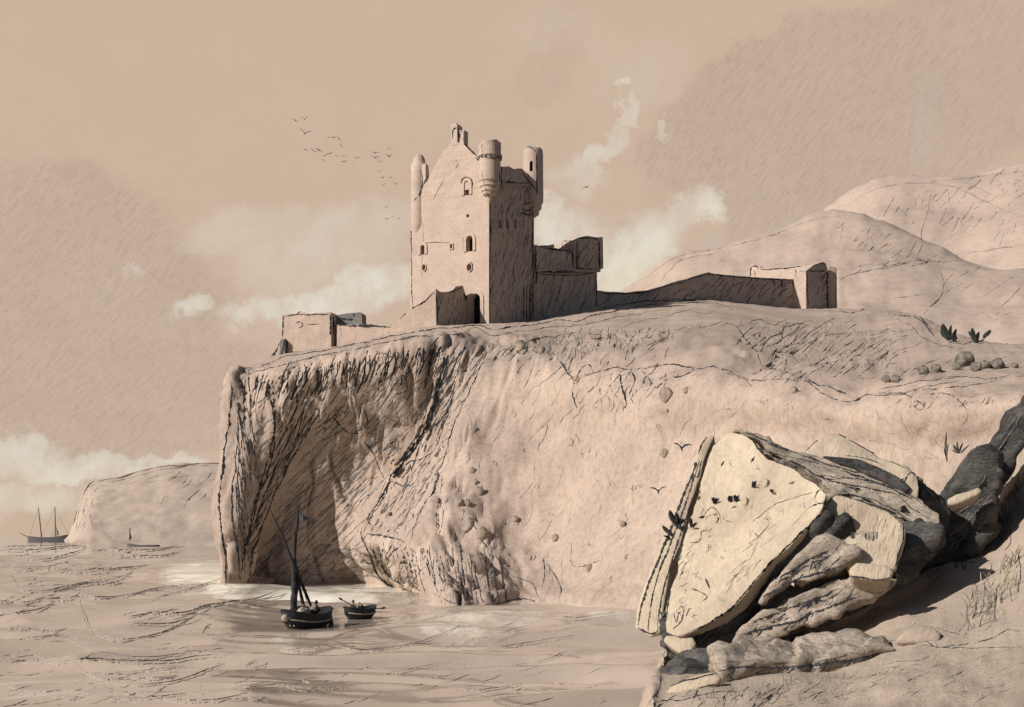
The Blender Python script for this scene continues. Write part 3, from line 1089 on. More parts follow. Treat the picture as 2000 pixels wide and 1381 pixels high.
R['white_top'] = rock('white_topped_rock', 'white topped rock hump behind the brown ridge', 'rock',
    [(1566, 884), (1590, 860), (1612, 842), (1640, 846), (1670, 862), (1704, 880), (1742, 898), (1774, 912), (1796, 936), (1770, 940), (1720, 924), (1660, 908), (1610, 896)],
    (1660, 885, 25), (-.15, -.8, .58), 1.4, M['pale'], .05, 1.4, .08, .88)
R['dark_seam'] = rock('dark_or_shade_ledge', 'thin dark slate seam capping the brown ridge under the white hump', 'rock ledge',
    [(1606, 890), (1640, 892), (1680, 896), (1716, 910), (1750, 928), (1780, 952), (1770, 962), (1736, 944), (1690, 922), (1640, 906)],
    (1690, 915, 22.45), (-.15, -.85, .45), .6, M['dark'], .03, 1.8, .03, .92)
R['upright'] = rock('upright_stone', 'pale upright rounded stone standing among the dark rocks', 'rock',
    [(1762, 976), (1762, 946), (1770, 926), (1782, 920), (1794, 930), (1798, 952), (1794, 974), (1782, 980)],
    (1780, 950, 22.2), (-.2, -.9, .3), .5, M['pale'], .03, 1.8, .09, .85)
R['dark_wedge'] = rock('dark_or_shade_wedge', 'dark wedge of rock leaning right of the pale upright stone', 'rock',
    [(1782, 926), (1800, 922), (1822, 948), (1846, 974), (1862, 1002), (1856, 1036), (1820, 1030), (1800, 1010), (1796, 976), (1800, 950)],
    (1825, 980, 22.5), (.3, -.9, .1), 1.0, M['dark'], .05, 1.6, .05, .88, bed=((.42, .1, .9), 2.4, .12))
R['dark_lower'] = rock('dark_strata', 'dark layered rocks between the brown ridge and the pale block', 'rock ledge',
    [(1664, 950), (1700, 948), (1750, 962), (1800, 990), (1830, 1020), (1840, 1060), (1800, 1080), (1768, 1050), (1760, 1012), (1716, 990), (1680, 972)],
    (1755, 1005, 22.35), (.1, -.9, .2), .9, M['dark'], .06, 1.7, .04, .88, bed=((.42, .1, .9), 2.4, .12))
R['cavity'] = rock('shade_outcrop', 'big dark rock outcrop under the bank edge at the right end of the boulders', 'rock',
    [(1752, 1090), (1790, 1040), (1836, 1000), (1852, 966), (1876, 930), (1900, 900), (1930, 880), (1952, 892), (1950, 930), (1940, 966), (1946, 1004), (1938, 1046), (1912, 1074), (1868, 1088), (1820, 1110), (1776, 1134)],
    (1860, 1030, 23.2), (-.35, -.9, -.15), 2.2, M['dark'], .09, 1.3, .06, .9, bed=((-.64, .1, .77), 2.1, .13))  # rock mass coloured as the shadowed cavity between boulders and bank
R['pale_bar'] = rock('pale_bar_stone', 'small pale bar of stone lying on top of the dark outcrop', 'rock',
    [(1850, 974), (1868, 966), (1892, 958), (1912, 950), (1920, 958), (1908, 968), (1886, 978), (1862, 986), (1850, 984)],
    (1885, 968, 22.5), (-.2, -.8, .5), .3, M['pale'], .02, 2, .05, .85)
R['bank_shade_ridge'] = rock('shade_ridge', 'long dark fin of rock rising along the bank edge to the right', 'rock ledge',
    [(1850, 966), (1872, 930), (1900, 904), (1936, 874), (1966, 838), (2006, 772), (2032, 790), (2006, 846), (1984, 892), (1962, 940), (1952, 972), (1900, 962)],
    (1940, 890, 25.0), (-.2, -.9, .1), 1.2, M['dark'], .07, 1.4, .06, .9, bed=((-.64, .1, .77), 2.1, .13))  # dark band painted as the overhang shade along the bank edge
R['wedge_small'] = rock('pale_wedge_stone', 'small pale wedge stone between the block and the dark outcrop', 'rock',
    [(1742, 1124), (1764, 1104), (1776, 1100), (1786, 1108), (1770, 1126), (1752, 1140), (1744, 1142)],
    (1764, 1120, 21.4), (-.2, -.85, .45), .35, M['pale'], .02, 2, .05, .85)
R['long_slab'] = rock('flat_slab', 'long flat slab lying on the bank below the boulders pointing right', 'rock slab',
    [(1398, 1302), (1420, 1288), (1470, 1292), (1540, 1288), (1610, 1284), (1680, 1272), (1736, 1264), (1754, 1268), (1750, 1284), (1720, 1300), (1660, 1318), (1600, 1332), (1540, 1334), (1480, 1338), (1430, 1344), (1406, 1330)],
    (1570, 1310, 18.7), (.1, -.8, -.2), .9, M['mid'], .04, 1.5, .05, .9, bed=((-.64, .1, .77), 2.1, .13))
R['low_slab'] = rock('flat_slab', 'pale flat slab jutting left over the water below the dark ledge', 'rock slab',
    [(1296, 1352), (1310, 1334), (1350, 1322), (1400, 1312), (1410, 1326), (1396, 1340), (1360, 1348), (1330, 1362), (1300, 1376)],
    (1350, 1342, 18.2), (-.25, -.85, .4), .5, M['pale'], .03, 1.6, .05, .88)
R['shadow_wedge'] = rock('dark_or_shade_wedge', 'dark wedge rock filling the gap under the ledge at the water edge', 'rock',
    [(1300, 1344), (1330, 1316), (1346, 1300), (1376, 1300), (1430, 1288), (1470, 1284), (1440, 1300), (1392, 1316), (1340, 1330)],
    (1370, 1310, 19.3), (.1, -.95, -.1), 1.0, M['dark'], .03, 1.6, .04, .9, bed=((-.64, .1, .77), 2.1, .13))  # near-black colour paints the shadow in the gap
R['low_stone'] = rock('bank_stone', 'low pale stone bulging from the turf at the right of the slabs', 'rock',
    [(1748, 1250), (1770, 1232), (1796, 1222), (1822, 1222), (1840, 1236), (1836, 1250), (1800, 1254), (1764, 1256)],
    (1795, 1240, 18.9), (-.15, -.75, .65), .5, M['bank'], .03, 1.6, .08, .8)
for o in R.values():
    pass
B_rock = {k: bvh_of([o]) for k, o in R.items()}
B_rocks = bvh_of(list(R.values()))


# ------------------------------------------------------------------ SEAMS (drawn edges, crevices and joints, plus hatching that paints shade)
def seams(target, items, L):
    for it in items:
        pts, w = it[0], it[1]
        L.seam(target, pts, w, it[2] if len(it) > 2 else 1.0)


exec_lines = True
Ld, Ls, Lf = Lines(), Lines(), Lines()          # dark, soft and faint headland strokes: crevices and hatching that paints shade
T = B_head
# turf edge and top outline
seams(T, [
    ([(455, 741), (480, 725), (525, 709), (560, 697), (640, 683), (700, 671), (780, 655), (850, 644), (930, 637), (960, 645), (1000, 640), (1045, 634), (1090, 626), (1130, 628), (1165, 615), (1250, 600), (1330, 590), (1390, 592), (1430, 603)], 2.6, 1.2),
    ([(456, 748), (500, 728), (560, 711), (640, 692), (720, 676), (800, 660), (870, 652)], 1.8, 1.5),
    ([(800, 662), (850, 655), (905, 650), (930, 642), (960, 655), (1010, 648), (1080, 640), (1140, 634), (1200, 622), (1290, 605)], 1.6, 1.4),
    ([(452, 745), (450, 800), (441, 870), (434, 930), (428, 985), (434, 1040), (440, 1090), (440, 1140)], 4.2, 1.2),
    ([(470, 740), (466, 800), (463, 880), (455, 950), (452, 985), (458, 1040), (464, 1090), (470, 1138)], 3.0, 1.2),
    ([(478, 738), (476, 820), (470, 880), (462, 960), (462, 1000)], 2.4, 1.2),
    ([(640, 762), (622, 805), (596, 850), (572, 890), (548, 940), (522, 1000), (505, 1045), (490, 1100), (486, 1138)], 3.6, 1.2),
    ([(520, 735), (532, 800), (534, 850), (522, 905), (505, 960), (490, 1020), (478, 1080), (470, 1120)], 4.0, 1.3),
    ([(530, 738), (536, 800), (536, 860), (524, 920), (500, 990), (486, 1060)], 3.0, 1.2),
    ([(506, 760), (500, 800), (508, 832), (514, 800), (520, 770)], 2.0, 1.0),
    ([(870, 690), (858, 740), (845, 790), (825, 845), (800, 880), (775, 915), (757, 945), (740, 980), (718, 1015), (706, 1043)], 5.2, 1.5),
    ([(876, 690), (864, 740), (851, 790), (831, 845), (806, 880), (781, 912), (762, 945), (745, 980), (722, 1012)], 5, 1.6),
    ([(905, 700), (890, 750), (875, 800), (862, 850), (842, 885), (800, 905), (775, 930)], 3.6, 1.4),
    ([(858, 695), (848, 745), (835, 800), (815, 850), (790, 885), (768, 930)], 3.0, 1.4),
    ([(965, 672), (945, 700), (925, 745), (905, 790), (885, 835), (872, 880), (862, 910), (850, 950), (830, 985), (810, 1030), (798, 1060), (790, 1075)], 3.2, 1.5),
    ([(950, 672), (935, 712), (915, 745), (900, 775), (888, 800)], 2.2, 1.2),
    ([(705, 1040), (712, 1060), (724, 1085), (730, 1105), (744, 1130), (770, 1148), (790, 1152)], 5.5, 1.2),
    ([(712, 1042), (745, 1046), (775, 1052), (790, 1060)], 3.6, 1.4),
    ([(722, 1060), (735, 1090), (750, 1112), (770, 1132), (790, 1146)], 4.4, 1.4),
    ([(760, 935), (790, 950), (812, 942)], 2.4, 1.2), ([(800, 900), (806, 940), (790, 960)], 2, 1),
    ([(705, 855), (725, 880), (738, 905), (752, 935)], 2.8, 1.4),
    ([(600, 845), (630, 830), (650, 818), (672, 842), (690, 848), (712, 845)], 2.4, 1.8),
    ([(700, 840), (706, 798), (716, 812), (718, 838)], 2.6, .8),
    ([(760, 772), (776, 742), (790, 735), (794, 762), (778, 768), (766, 768)], 2.6, .8),
    ([(664, 790), (672, 772), (680, 790), (674, 806), (665, 800)], 2.0, .6),
    ([(606, 812), (610, 800), (622, 800), (622, 815)], 2.0, .6),
    ([(668, 705), (676, 702), (684, 712), (682, 740), (672, 760), (668, 735)], 2.2, .8),
    ([(690, 705), (695, 725), (688, 755), (696, 785)], 2.0, .9), ([(712, 700), (722, 718), (712, 750)], 2.0, .9),
    ([(735, 692), (750, 690), (764, 700), (752, 716), (742, 740), (738, 770)], 2.2, .9),
    ([(800, 685), (790, 720), (780, 760)], 2.4, 1), ([(820, 678), (815, 720), (808, 765)], 2.6, 1), ([(842, 676), (836, 720), (828, 760)], 3.0, 1),
], Ld)
# fringe of dark vertical strokes painting shade under the lip
random.seed(21)
for x in range(500, 872, 7):
    y0 = lerp(736, 672, (x - 490) / 380) + random.uniform(-4, 8)
    l = random.uniform(18, 70)
    Ld.seam(T, [(x + random.uniform(-4, 4), y0), (x - 3 + random.uniform(-5, 5), y0 + l * .5), (x - 6 - l * .12, y0 + l)], random.uniform(1.8, 4.4), 1.2)
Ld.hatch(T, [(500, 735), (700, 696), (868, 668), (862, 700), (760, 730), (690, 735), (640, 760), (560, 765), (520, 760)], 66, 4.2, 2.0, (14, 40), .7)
# left pillar: dark hatching painted for its shaded side
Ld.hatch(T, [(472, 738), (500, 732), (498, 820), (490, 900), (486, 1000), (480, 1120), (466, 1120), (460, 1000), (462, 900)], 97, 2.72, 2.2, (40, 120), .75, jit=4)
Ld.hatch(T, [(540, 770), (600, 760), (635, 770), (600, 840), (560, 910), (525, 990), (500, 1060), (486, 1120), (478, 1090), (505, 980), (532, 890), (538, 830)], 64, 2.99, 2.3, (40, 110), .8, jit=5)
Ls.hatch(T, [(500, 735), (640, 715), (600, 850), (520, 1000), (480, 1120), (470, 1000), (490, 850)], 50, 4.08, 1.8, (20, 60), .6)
# hollow: soft diagonal hatching painted as its shade tone
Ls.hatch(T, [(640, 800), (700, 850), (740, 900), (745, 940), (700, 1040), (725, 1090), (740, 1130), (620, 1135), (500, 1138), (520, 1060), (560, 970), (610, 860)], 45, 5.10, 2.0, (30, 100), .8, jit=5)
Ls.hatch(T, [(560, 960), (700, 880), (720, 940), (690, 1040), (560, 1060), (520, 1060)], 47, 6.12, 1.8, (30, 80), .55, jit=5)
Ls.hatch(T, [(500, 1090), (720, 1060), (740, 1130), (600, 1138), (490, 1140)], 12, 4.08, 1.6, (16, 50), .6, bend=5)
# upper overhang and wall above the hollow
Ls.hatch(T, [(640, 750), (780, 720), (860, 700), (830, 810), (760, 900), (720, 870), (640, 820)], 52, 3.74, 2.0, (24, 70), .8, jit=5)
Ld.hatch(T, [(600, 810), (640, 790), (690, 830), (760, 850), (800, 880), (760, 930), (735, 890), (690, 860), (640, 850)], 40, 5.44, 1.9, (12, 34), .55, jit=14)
Ld.hatch(T, [(862, 690), (905, 690), (890, 770), (862, 850), (800, 900), (760, 940), (735, 985), (716, 1030), (715, 1020), (750, 940), (800, 880), (835, 800)], 62, 3.40, 2.4, (24, 80), .8, jit=6)  # dark strokes paint shade on the sun-facing buttress flank
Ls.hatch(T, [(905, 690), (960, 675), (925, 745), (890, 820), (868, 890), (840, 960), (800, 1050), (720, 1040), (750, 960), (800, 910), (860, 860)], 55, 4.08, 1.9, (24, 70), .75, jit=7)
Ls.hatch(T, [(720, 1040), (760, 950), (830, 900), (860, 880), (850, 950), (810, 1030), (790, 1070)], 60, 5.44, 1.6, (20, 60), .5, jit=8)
# fluted foot of the buttress
for k in range(26):
    x = 735 + k * 10
    tx = x + random.uniform(-6, 6)
    y0 = 1062 + random.uniform(-12, 26) + max(0, k - 14) * 2
    y1 = min(1184, 1130 + k * 2.6 + random.uniform(-12, 8))
    Ld.seam(T, [(tx - 4, y0), (tx + 3, (y0 + y1) / 2), (tx + 14, y1)], random.uniform(1.3, 2.8), 1.3)
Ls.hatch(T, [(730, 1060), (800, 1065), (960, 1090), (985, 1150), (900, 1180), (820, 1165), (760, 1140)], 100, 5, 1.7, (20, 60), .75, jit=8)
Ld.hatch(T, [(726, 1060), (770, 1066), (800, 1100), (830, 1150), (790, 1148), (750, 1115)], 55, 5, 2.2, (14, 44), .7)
seams(T, [
    ([(856, 905), (862, 950), (852, 1000), (858, 1030), (846, 1050)], 2.2, 1.4),
    ([(860, 980), (850, 1010), (858, 1040), (866, 1010), (862, 985)], 2.0, .8),
    ([(905, 1050), (912, 1030), (918, 1012), (928, 1030), (942, 1055), (955, 1075), (972, 1090), (985, 1110), (1000, 1135), (1015, 1155)], 2.2, 1.2),
    ([(835, 1150), (870, 1172), (905, 1180), (960, 1182), (1010, 1170), (1060, 1180), (1120, 1190), (1180, 1190)], 1.8, 1.6),
    ([(1060, 1090), (1064, 1110), (1058, 1150)], 2.0, 1), ([(1066, 1100), (1082, 1120), (1094, 1150), (1092, 1172)], 2.0, 1),
    ([(1116, 1060), (1118, 1104), (1150, 1102), (1178, 1092)], 1.7, 1), ([(1000, 1125), (1040, 1140), (1050, 1165)], 1.7, 1.2),
], Ld)
# broken band under the mound, right of the lit buttress
seams(T, [
    ([(985, 700), (1000, 685), (1020, 672), (1050, 664), (1085, 656), (1120, 652)], 2.4, 2.0),
    ([(960, 712), (975, 690), (990, 682), (1004, 694), (990, 712)], 2.2, 1.2),
    ([(1006, 672), (1018, 666), (1030, 676), (1024, 690), (1010, 688), (1004, 676)], 2.6, .6),
    ([(1090, 700), (1110, 730), (1122, 745), (1120, 780), (1132, 800)], 3.4, 1.6),
    ([(1120, 745), (1140, 735), (1165, 728), (1200, 720), (1240, 722), (1280, 716), (1320, 712), (1360, 720), (1400, 718), (1440, 734), (1470, 752), (1478, 760)], 2.8, 1.8),
    ([(1160, 728), (1150, 712), (1135, 720), (1125, 742)], 2.6, 1.2), ([(1210, 722), (1216, 760), (1224, 790), (1218, 800)], 4.4, 1.3),
    ([(1196, 726), (1192, 756), (1206, 778)], 2.2, 1.1), ([(1232, 720), (1240, 745), (1230, 770), (1240, 790)], 2.2, 1.2),
    ([(1270, 740), (1282, 758), (1300, 742), (1330, 735), (1360, 722)], 2.2, 1.3), ([(1250, 722), (1266, 738), (1275, 762)], 2.2, 1.2),
    ([(1210, 640), (1250, 628), (1300, 618), (1345, 606), (1370, 612), (1400, 606)], 1.2, 1.6),
    ([(1400, 718), (1450, 740), (1520, 742), (1570, 745), (1610, 770), (1660, 785), (1680, 778), (1700, 772), (1760, 770), (1800, 762), (1900, 752), (1960, 740), (1995, 735)], 1.9, 1.6),
    ([(1570, 742), (1600, 752), (1640, 764), (1665, 776)], 3.6, 1.4), ([(1700, 771), (1740, 768), (1770, 772), (1800, 790), (1802, 798), (1790, 798), (1780, 786)], 2.2, 1.3),
    ([(1800, 775), (1830, 768), (1850, 770), (1880, 790), (1890, 815), (1876, 830)], 2.2, 1.4),
    ([(1420, 632), (1440, 640), (1458, 668), (1478, 690), (1488, 716)], 2.2, 1.4), ([(1440, 640), (1470, 628), (1500, 630), (1530, 640), (1560, 632), (1590, 640)], 1.8, 1.6),
    ([(1745, 612), (1760, 618), (1790, 622), (1810, 640), (1826, 660)], 3.0, 1.2), ([(1748, 616), (1780, 640), (1810, 665), (1840, 675), (1880, 682)], 1.6, 1.4),
    ([(1640, 606), (1660, 612), (1690, 604), (1720, 600), (1760, 604), (1785, 606), (1800, 622), (1830, 655)], 3.2, 1.2),
    ([(1850, 668), (1880, 672), (1930, 664), (1960, 668), (2000, 682)], 1.6, 1.2),
    ([(1720, 760), (1780, 748), (1830, 742), (1870, 736), (1930, 740), (1970, 734), (1990, 726)], 2.0, 1.4),
    ([(1710, 775), (1760, 768), (1820, 752), (1880, 744)], 1.5, 1.4),
], Ld)
Ls.hatch(T, [(960, 690), (1080, 660), (1200, 650), (1300, 650), (1300, 712), (1200, 716), (1120, 740), (1100, 700), (1010, 720)], 48, 8, 1.8, (12, 40), .62, bend=6, jit=22)
Ls.hatch(T, [(1100, 650), (1200, 640), (1310, 640), (1300, 670), (1180, 676)], 60, 7, 1.7, (8, 24), .6, bend=6, jit=30)
Ls.hatch(T, [(1120, 740), (1240, 720), (1400, 715), (1340, 745), (1270, 770), (1220, 800), (1130, 810)], 60, 8, 1.8, (12, 34), .6, bend=5, jit=20)
Ls.hatch(T, [(985, 720), (1100, 705), (1120, 780), (1140, 830), (1060, 860), (1010, 820)], 58, 11, 1.5, (20, 60), .5, bend=5, jit=12)
Ls.hatch(T, [(1440, 640), (1520, 630), (1620, 650), (1700, 660), (1760, 690), (1720, 735), (1600, 740), (1520, 738), (1490, 720), (1465, 680)], 35, 7, 1.7, (18, 60), .75, jit=6)  # diagonal hatching painted as shading on the mound
Ls.hatch(T, [(1460, 645), (1560, 640), (1600, 700), (1500, 715)], 62, 7, 1.7, (14, 40), .6, jit=10)
Ls.hatch(T, [(1690, 630), (1760, 640), (1830, 680), (1900, 690), (1990, 700), (1960, 730), (1800, 740), (1700, 745)], 20, 9, 1.4, (16, 50), .55, jit=10)
Lf.hatch(T, [(1280, 620), (1420, 600), (1640, 612), (1740, 640), (1700, 665), (1500, 640), (1400, 640), (1300, 650)], 12, 12, 1.5, (20, 60), .4, bend=5)
Lf.hatch(T, [(880, 860), (1000, 720), (1100, 820), (1400, 760), (1600, 790), (1500, 840), (1280, 1000), (1240, 1170), (1000, 1140), (920, 1040), (860, 980)], 62, 26, 1.5, (14, 60), .35, bend=6, jit=20)
Lf.hatch(T, [(1480, 780), (1700, 790), (1850, 800), (1830, 900), (1700, 880), (1560, 850)], -30, 18, 1.5, (14, 50), .45, bend=6, jit=20)
# small scribbles of scrub on the lit face
random.seed(5)
for (x, y, s) in [(930, 830, 14), (1020, 870, 12), (935, 960, 10), (1240, 945, 16), (1195, 945, 14), (1110, 1010, 10), (1010, 1015, 10), (1050, 950, 9), (1160, 880, 10), (1220, 1010, 18), (1150, 1060, 9), (1040, 1080, 12),
                  (1120, 860, 22), (1145, 880, 20), (1285, 830, 12), (1000, 800, 16), (970, 900, 8), (1085, 1000, 8), (1350, 780, 8), (1490, 775, 12), (1540, 790, 10), (1180, 800, 12), (960, 1000, 10), (1190, 1120, 14), (1225, 1080, 16)]:
    for k in range(3):
        x0, y0 = x + random.uniform(-s, s) * .5, y + random.uniform(-s, s) * .6
        Ls.seam(T, [(x0, y0), (x0 + random.uniform(-s, s) * .5, y0 + s * .4), (x0 + random.uniform(-s, s) * .4, y0 + s * .8)], 1.7, 1.4)
for L, nm, mt in ((Ld, 'crevices_and_shade_hatch', 'line'), (Ls, 'shade_hatch_and_scrub', 'soft'), (Lf, 'faint_strata', 'faint')):
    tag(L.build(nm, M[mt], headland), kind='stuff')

# mountains and far headland
for B, ob, dark, hat in (
    (B_mn, mtn_near, [
        ([(1232, 560), (1275, 532), (1322, 502), (1380, 490), (1450, 476), (1520, 456), (1575, 434), (1615, 424), (1648, 427), (1670, 436)], 1.7),
        ([(1290, 552), (1310, 525), (1340, 505), (1400, 496)], 1.3), ([(1640, 545), (1690, 530), (1740, 522), (1790, 508), (1830, 512), (1880, 508)], 1.6),
        ([(1650, 540), (1700, 528), (1760, 515), (1800, 512)], 1.4), ([(1800, 505), (1828, 515), (1840, 545), (1836, 580), (1815, 600), (1802, 618)], 1.7),
        ([(1745, 582), (1780, 580), (1810, 575), (1830, 590)], 1.5), ([(1900, 625), (1915, 610), (1935, 620)], 1.3), ([(1955, 600), (1975, 580), (1995, 560)], 1.3),
        ([(1570, 548), (1620, 540), (1650, 548)], 1.2), ([(1700, 460), (1712, 490), (1740, 510)], 1.2)],
     [([(1620, 430), (1700, 450), (1800, 480), (1800, 505), (1700, 500), (1650, 470)], 55, 9), ([(1640, 520), (1800, 500), (1830, 512), (1680, 545)], 20, 7), ([(1840, 520), (1990, 530), (1990, 640), (1850, 600)], 30, 22)]),
    (B_mf, mtn_far, [
        ([(1655, 400), (1692, 378), (1742, 362), (1800, 358), (1870, 350), (1940, 342), (1998, 334)], 1.7), ([(1800, 358), (1850, 362), (1900, 382), (1960, 410), (1998, 420)], 1.7),
        ([(1870, 350), (1920, 372), (1960, 392)], 1.4), ([(1818, 372), (1812, 410), (1800, 450), (1796, 478)], 1.5), ([(1850, 370), (1860, 410), (1880, 440)], 1.3), ([(1790, 480), (1850, 498), (1920, 490), (1998, 478)], 1.7)],
     [([(1800, 365), (1880, 370), (1960, 420), (1998, 460), (1900, 470), (1820, 440)], 50, 10), ([(1880, 345), (1998, 335), (1998, 400), (1940, 390)], 40, 8), ([(1700, 390), (1800, 370), (1800, 440), (1700, 440)], 65, 16)]),
    (B_fh, far_head, [
        ([(145, 1045), (152, 1010), (160, 975), (172, 955), (188, 944)], 1.6), ([(180, 945), (240, 937), (300, 921), (350, 913), (428, 908)], 1.8), ([(190, 948), (230, 952), (270, 962), (290, 962)], 1.3),
        ([(170, 960), (165, 990), (152, 1040)], 1.4), ([(305, 975), (315, 985), (322, 970), (340, 975), (356, 990), (368, 975), (390, 955)], 1.5), ([(175, 1000), (180, 1030)], 1.2), ([(230, 945), (300, 940), (390, 925)], 1.1)],
     [([(150, 1040), (160, 970), (185, 945), (190, 960), (172, 1000), (166, 1045)], 70, 5), ([(240, 935), (420, 910), (425, 960), (330, 940)], 15, 8), ([(340, 930), (425, 920), (425, 980), (380, 970)], 50, 9)])):
    A, Bx = Lines(), Lines()
    for pts, w in dark:
        A.seam(B, pts, w, .9)
    for poly, an, gp_ in hat:
        Bx.hatch(B, poly, an, gp_, 1.25, (14, 46), .6, jit=12)
    tag(A.build('gullies', M['wave'], ob), kind='stuff')
    tag(Bx.build('slope_scree', M['faint'], ob), kind='stuff')

# castle: drawn edges, joints and wallheads, plus hatching that deepens shaded walls
def castle_lines(root, items, extra=(), objs=None, mat='line', name='edge_and_shade_strokes'):
    B = bvh_of([c for c in bpy.data.objects if c.type == 'MESH' and (c.parent is root or (c.parent and c.parent.parent is root) or c is root) and c.name.split('.')[0] not in ('frame',)])
    L = Lines()
    for it in items:
        L.seam(B, it[0], it[1], it[2] if len(it) > 2 else .7)
    for poly, an, g, w, ln, f in extra:  # hatching that darkens the walls turned from the sun
        L.hatch(B, poly, an, g, w, ln, f)
    o = L.build(name, M[mat], root)
    if o:
        tag(o, kind='stuff')


castle_lines(keep, [
    ([(799, 322), (801, 400), (803, 500), (805, 600), (806, 612)], 2.4, 1.0),
    ([(800, 320), (806, 312), (812, 304), (820, 306)], 2.2, .6), ([(820, 330), (824, 345), (824, 370), (817, 382), (822, 372), (832, 350), (842, 332), (852, 312), (860, 298), (870, 286), (880, 277)], 2.2, .9),
    ([(884, 272), (885, 254), (892, 250), (896, 256)], 2.4, .5), ([(895, 256), (895, 275)], 1.6, .4), ([(899, 272), (899, 258), (905, 258), (905, 278)], 2.0, .4),
    ([(906, 280), (915, 290), (925, 300), (931, 312), (936, 308)], 2.6, .8), ([(815, 385), (808, 392)], 2.6, .6),
    ([(958, 420), (957, 480), (956, 540), (957, 590), (957, 632)], 2.6, .9),
    ([(980, 330), (990, 323), (1004, 324), (1014, 329), (1024, 336), (1034, 344)], 2.6, .8),
    ([(1040, 400), (1040, 470), (1041, 540), (1041, 632)], 2.8, .7), ([(941, 281), (942, 300)], 2.0, .5), ([(978, 284), (978, 303), (979, 345), (979, 372)], 2.4, .6),
    ([(942, 306), (955, 309), (968, 309), (977, 306)], 1.8, .4), ([(945, 349), (960, 354), (976, 351)], 1.4, .5), ([(946, 360), (960, 365), (975, 361)], 1.4, .5), ([(948, 370), (958, 375), (972, 373)], 1.4, .5),
    ([(942, 330), (944, 352), (950, 376), (956, 392), (958, 410)], 1.6, .8), ([(1013, 292), (1013, 318)], 2.0, .5), ([(1047, 300), (1048, 340), (1048, 380)], 2.6, .5), ([(1014, 294), (1024, 289), (1036, 289), (1046, 297)], 2.2, .8),
    ([(1020, 338), (1034, 355), (1046, 372)], 2.4, .6), ([(1018, 405), (1030, 412), (1044, 404)], 2.4, .6), ([(1022, 400), (1046, 392)], 2.0, .6), ([(1018, 415), (1034, 421), (1042, 414)], 2.8, .5),
    ([(826, 475), (850, 474), (880, 473)], 1.2, .8), ([(985, 356), (1010, 358), (1025, 359)], 2.2, .6), ([(890, 312), (894, 322), (890, 330)], 1.5, .6), ([(867, 350), (856, 372), (845, 390)], 1.2, .8),
    ([(904, 364), (902, 354), (907, 347), (914, 346), (920, 350), (923, 358), (922, 366)], 2.6, .4), ([(907, 358), (912, 352), (917, 357)], 2, .3),
    ([(906, 494), (905, 470), (909, 460), (918, 457), (926, 462), (928, 474), (928, 488)], 2.4, .4), ([(917, 592), (918, 578), (926, 570), (936, 570), (941, 580), (942, 592)], 3.0, .4), ([(920, 578), (929, 573), (938, 580)], 2.2, .3),
    ([(822, 479), (822, 476), (831, 475), (832, 482)], 2.4, .3), ([(914, 515), (920, 513), (924, 520), (921, 530), (914, 530), (912, 521), (914, 515)], 1.8, .3), ([(827, 515), (832, 520), (831, 529), (826, 529), (825, 519), (828, 515)], 2, .3), ([(879, 477), (886, 477), (885, 482)], 1.8, .3),
    ([(1034, 554), (1034, 628)], 2.4, .4), ([(1023, 556), (1022, 630)], 2.6, .4), ([(1028, 556), (1028, 626)], 1.8, .4), ([(822, 420), (826, 470), (824, 540)], 1.0, 1.2), ([(845, 640), (900, 640)], 2, .8),
    ([(954, 578), (960, 580)], 3.2, .3), ([(954, 590), (960, 592)], 3.2, .3), ([(975, 332), (976, 355)], 1.5, .5), ([(889, 440), (889, 442)], 2, .2), ([(922, 441), (922, 443)], 2, .2),
], [([(958, 400), (1040, 420), (1040, 630), (958, 635)], 84, 3.2, 1.3, (8, 30), .62), ([(980, 330), (1036, 345), (1042, 420), (960, 410)], 75, 3.2, 1.3, (8, 24), .6)])
castle_lines(fore, [([(853, 575), (854, 600), (855, 634)], 3.0, .8), ([(856, 572), (880, 570), (900, 562), (908, 560)], 3.0, .8), ([(846, 572), (830, 588), (808, 601), (795, 611), (780, 623)], 3.0, .9), ([(905, 570), (912, 600), (918, 632)], 4.5, .8), ([(912, 566), (920, 600), (926, 630)], 3.4, .8), ([(856, 636), (880, 638), (915, 634)], 3.5, .8)],
             [([(858, 575), (908, 565), (918, 630), (858, 634)], 80, 3.4, 1.4, (8, 30), .62)])
castle_lines(outer, [([(553, 618), (553, 640), (552, 660)], 2.6, .7), ([(553, 617), (575, 615), (600, 615), (644, 613)], 2.2, 1), ([(645, 614), (645, 635), (645, 655)], 4.2, .6), ([(650, 616), (651, 635), (650, 652)], 4.2, .6), ([(655, 634), (700, 636), (740, 638), (764, 640)], 3.0, 1), ([(660, 613), (690, 608)], 2.6, .8), ([(662, 622), (690, 624)], 2.8, .8), ([(690, 610), (692, 622)], 3.2, .5), ([(700, 634), (740, 636), (765, 636)], 3, 1),
                      ([(578, 632), (586, 628), (592, 636), (582, 642)], 1.8, .6), ([(600, 635), (625, 632)], 1.2, .7), ([(522, 710), (536, 690), (550, 664)], 2.6, .7), ([(548, 706), (553, 680), (556, 664)], 3, .7), ([(560, 706), (561, 668), (556, 662)], 3.4, .7), ([(665, 640), (667, 655)], 1.3, .5), ([(560, 690), (600, 684), (660, 680)], 1.4, 1)])
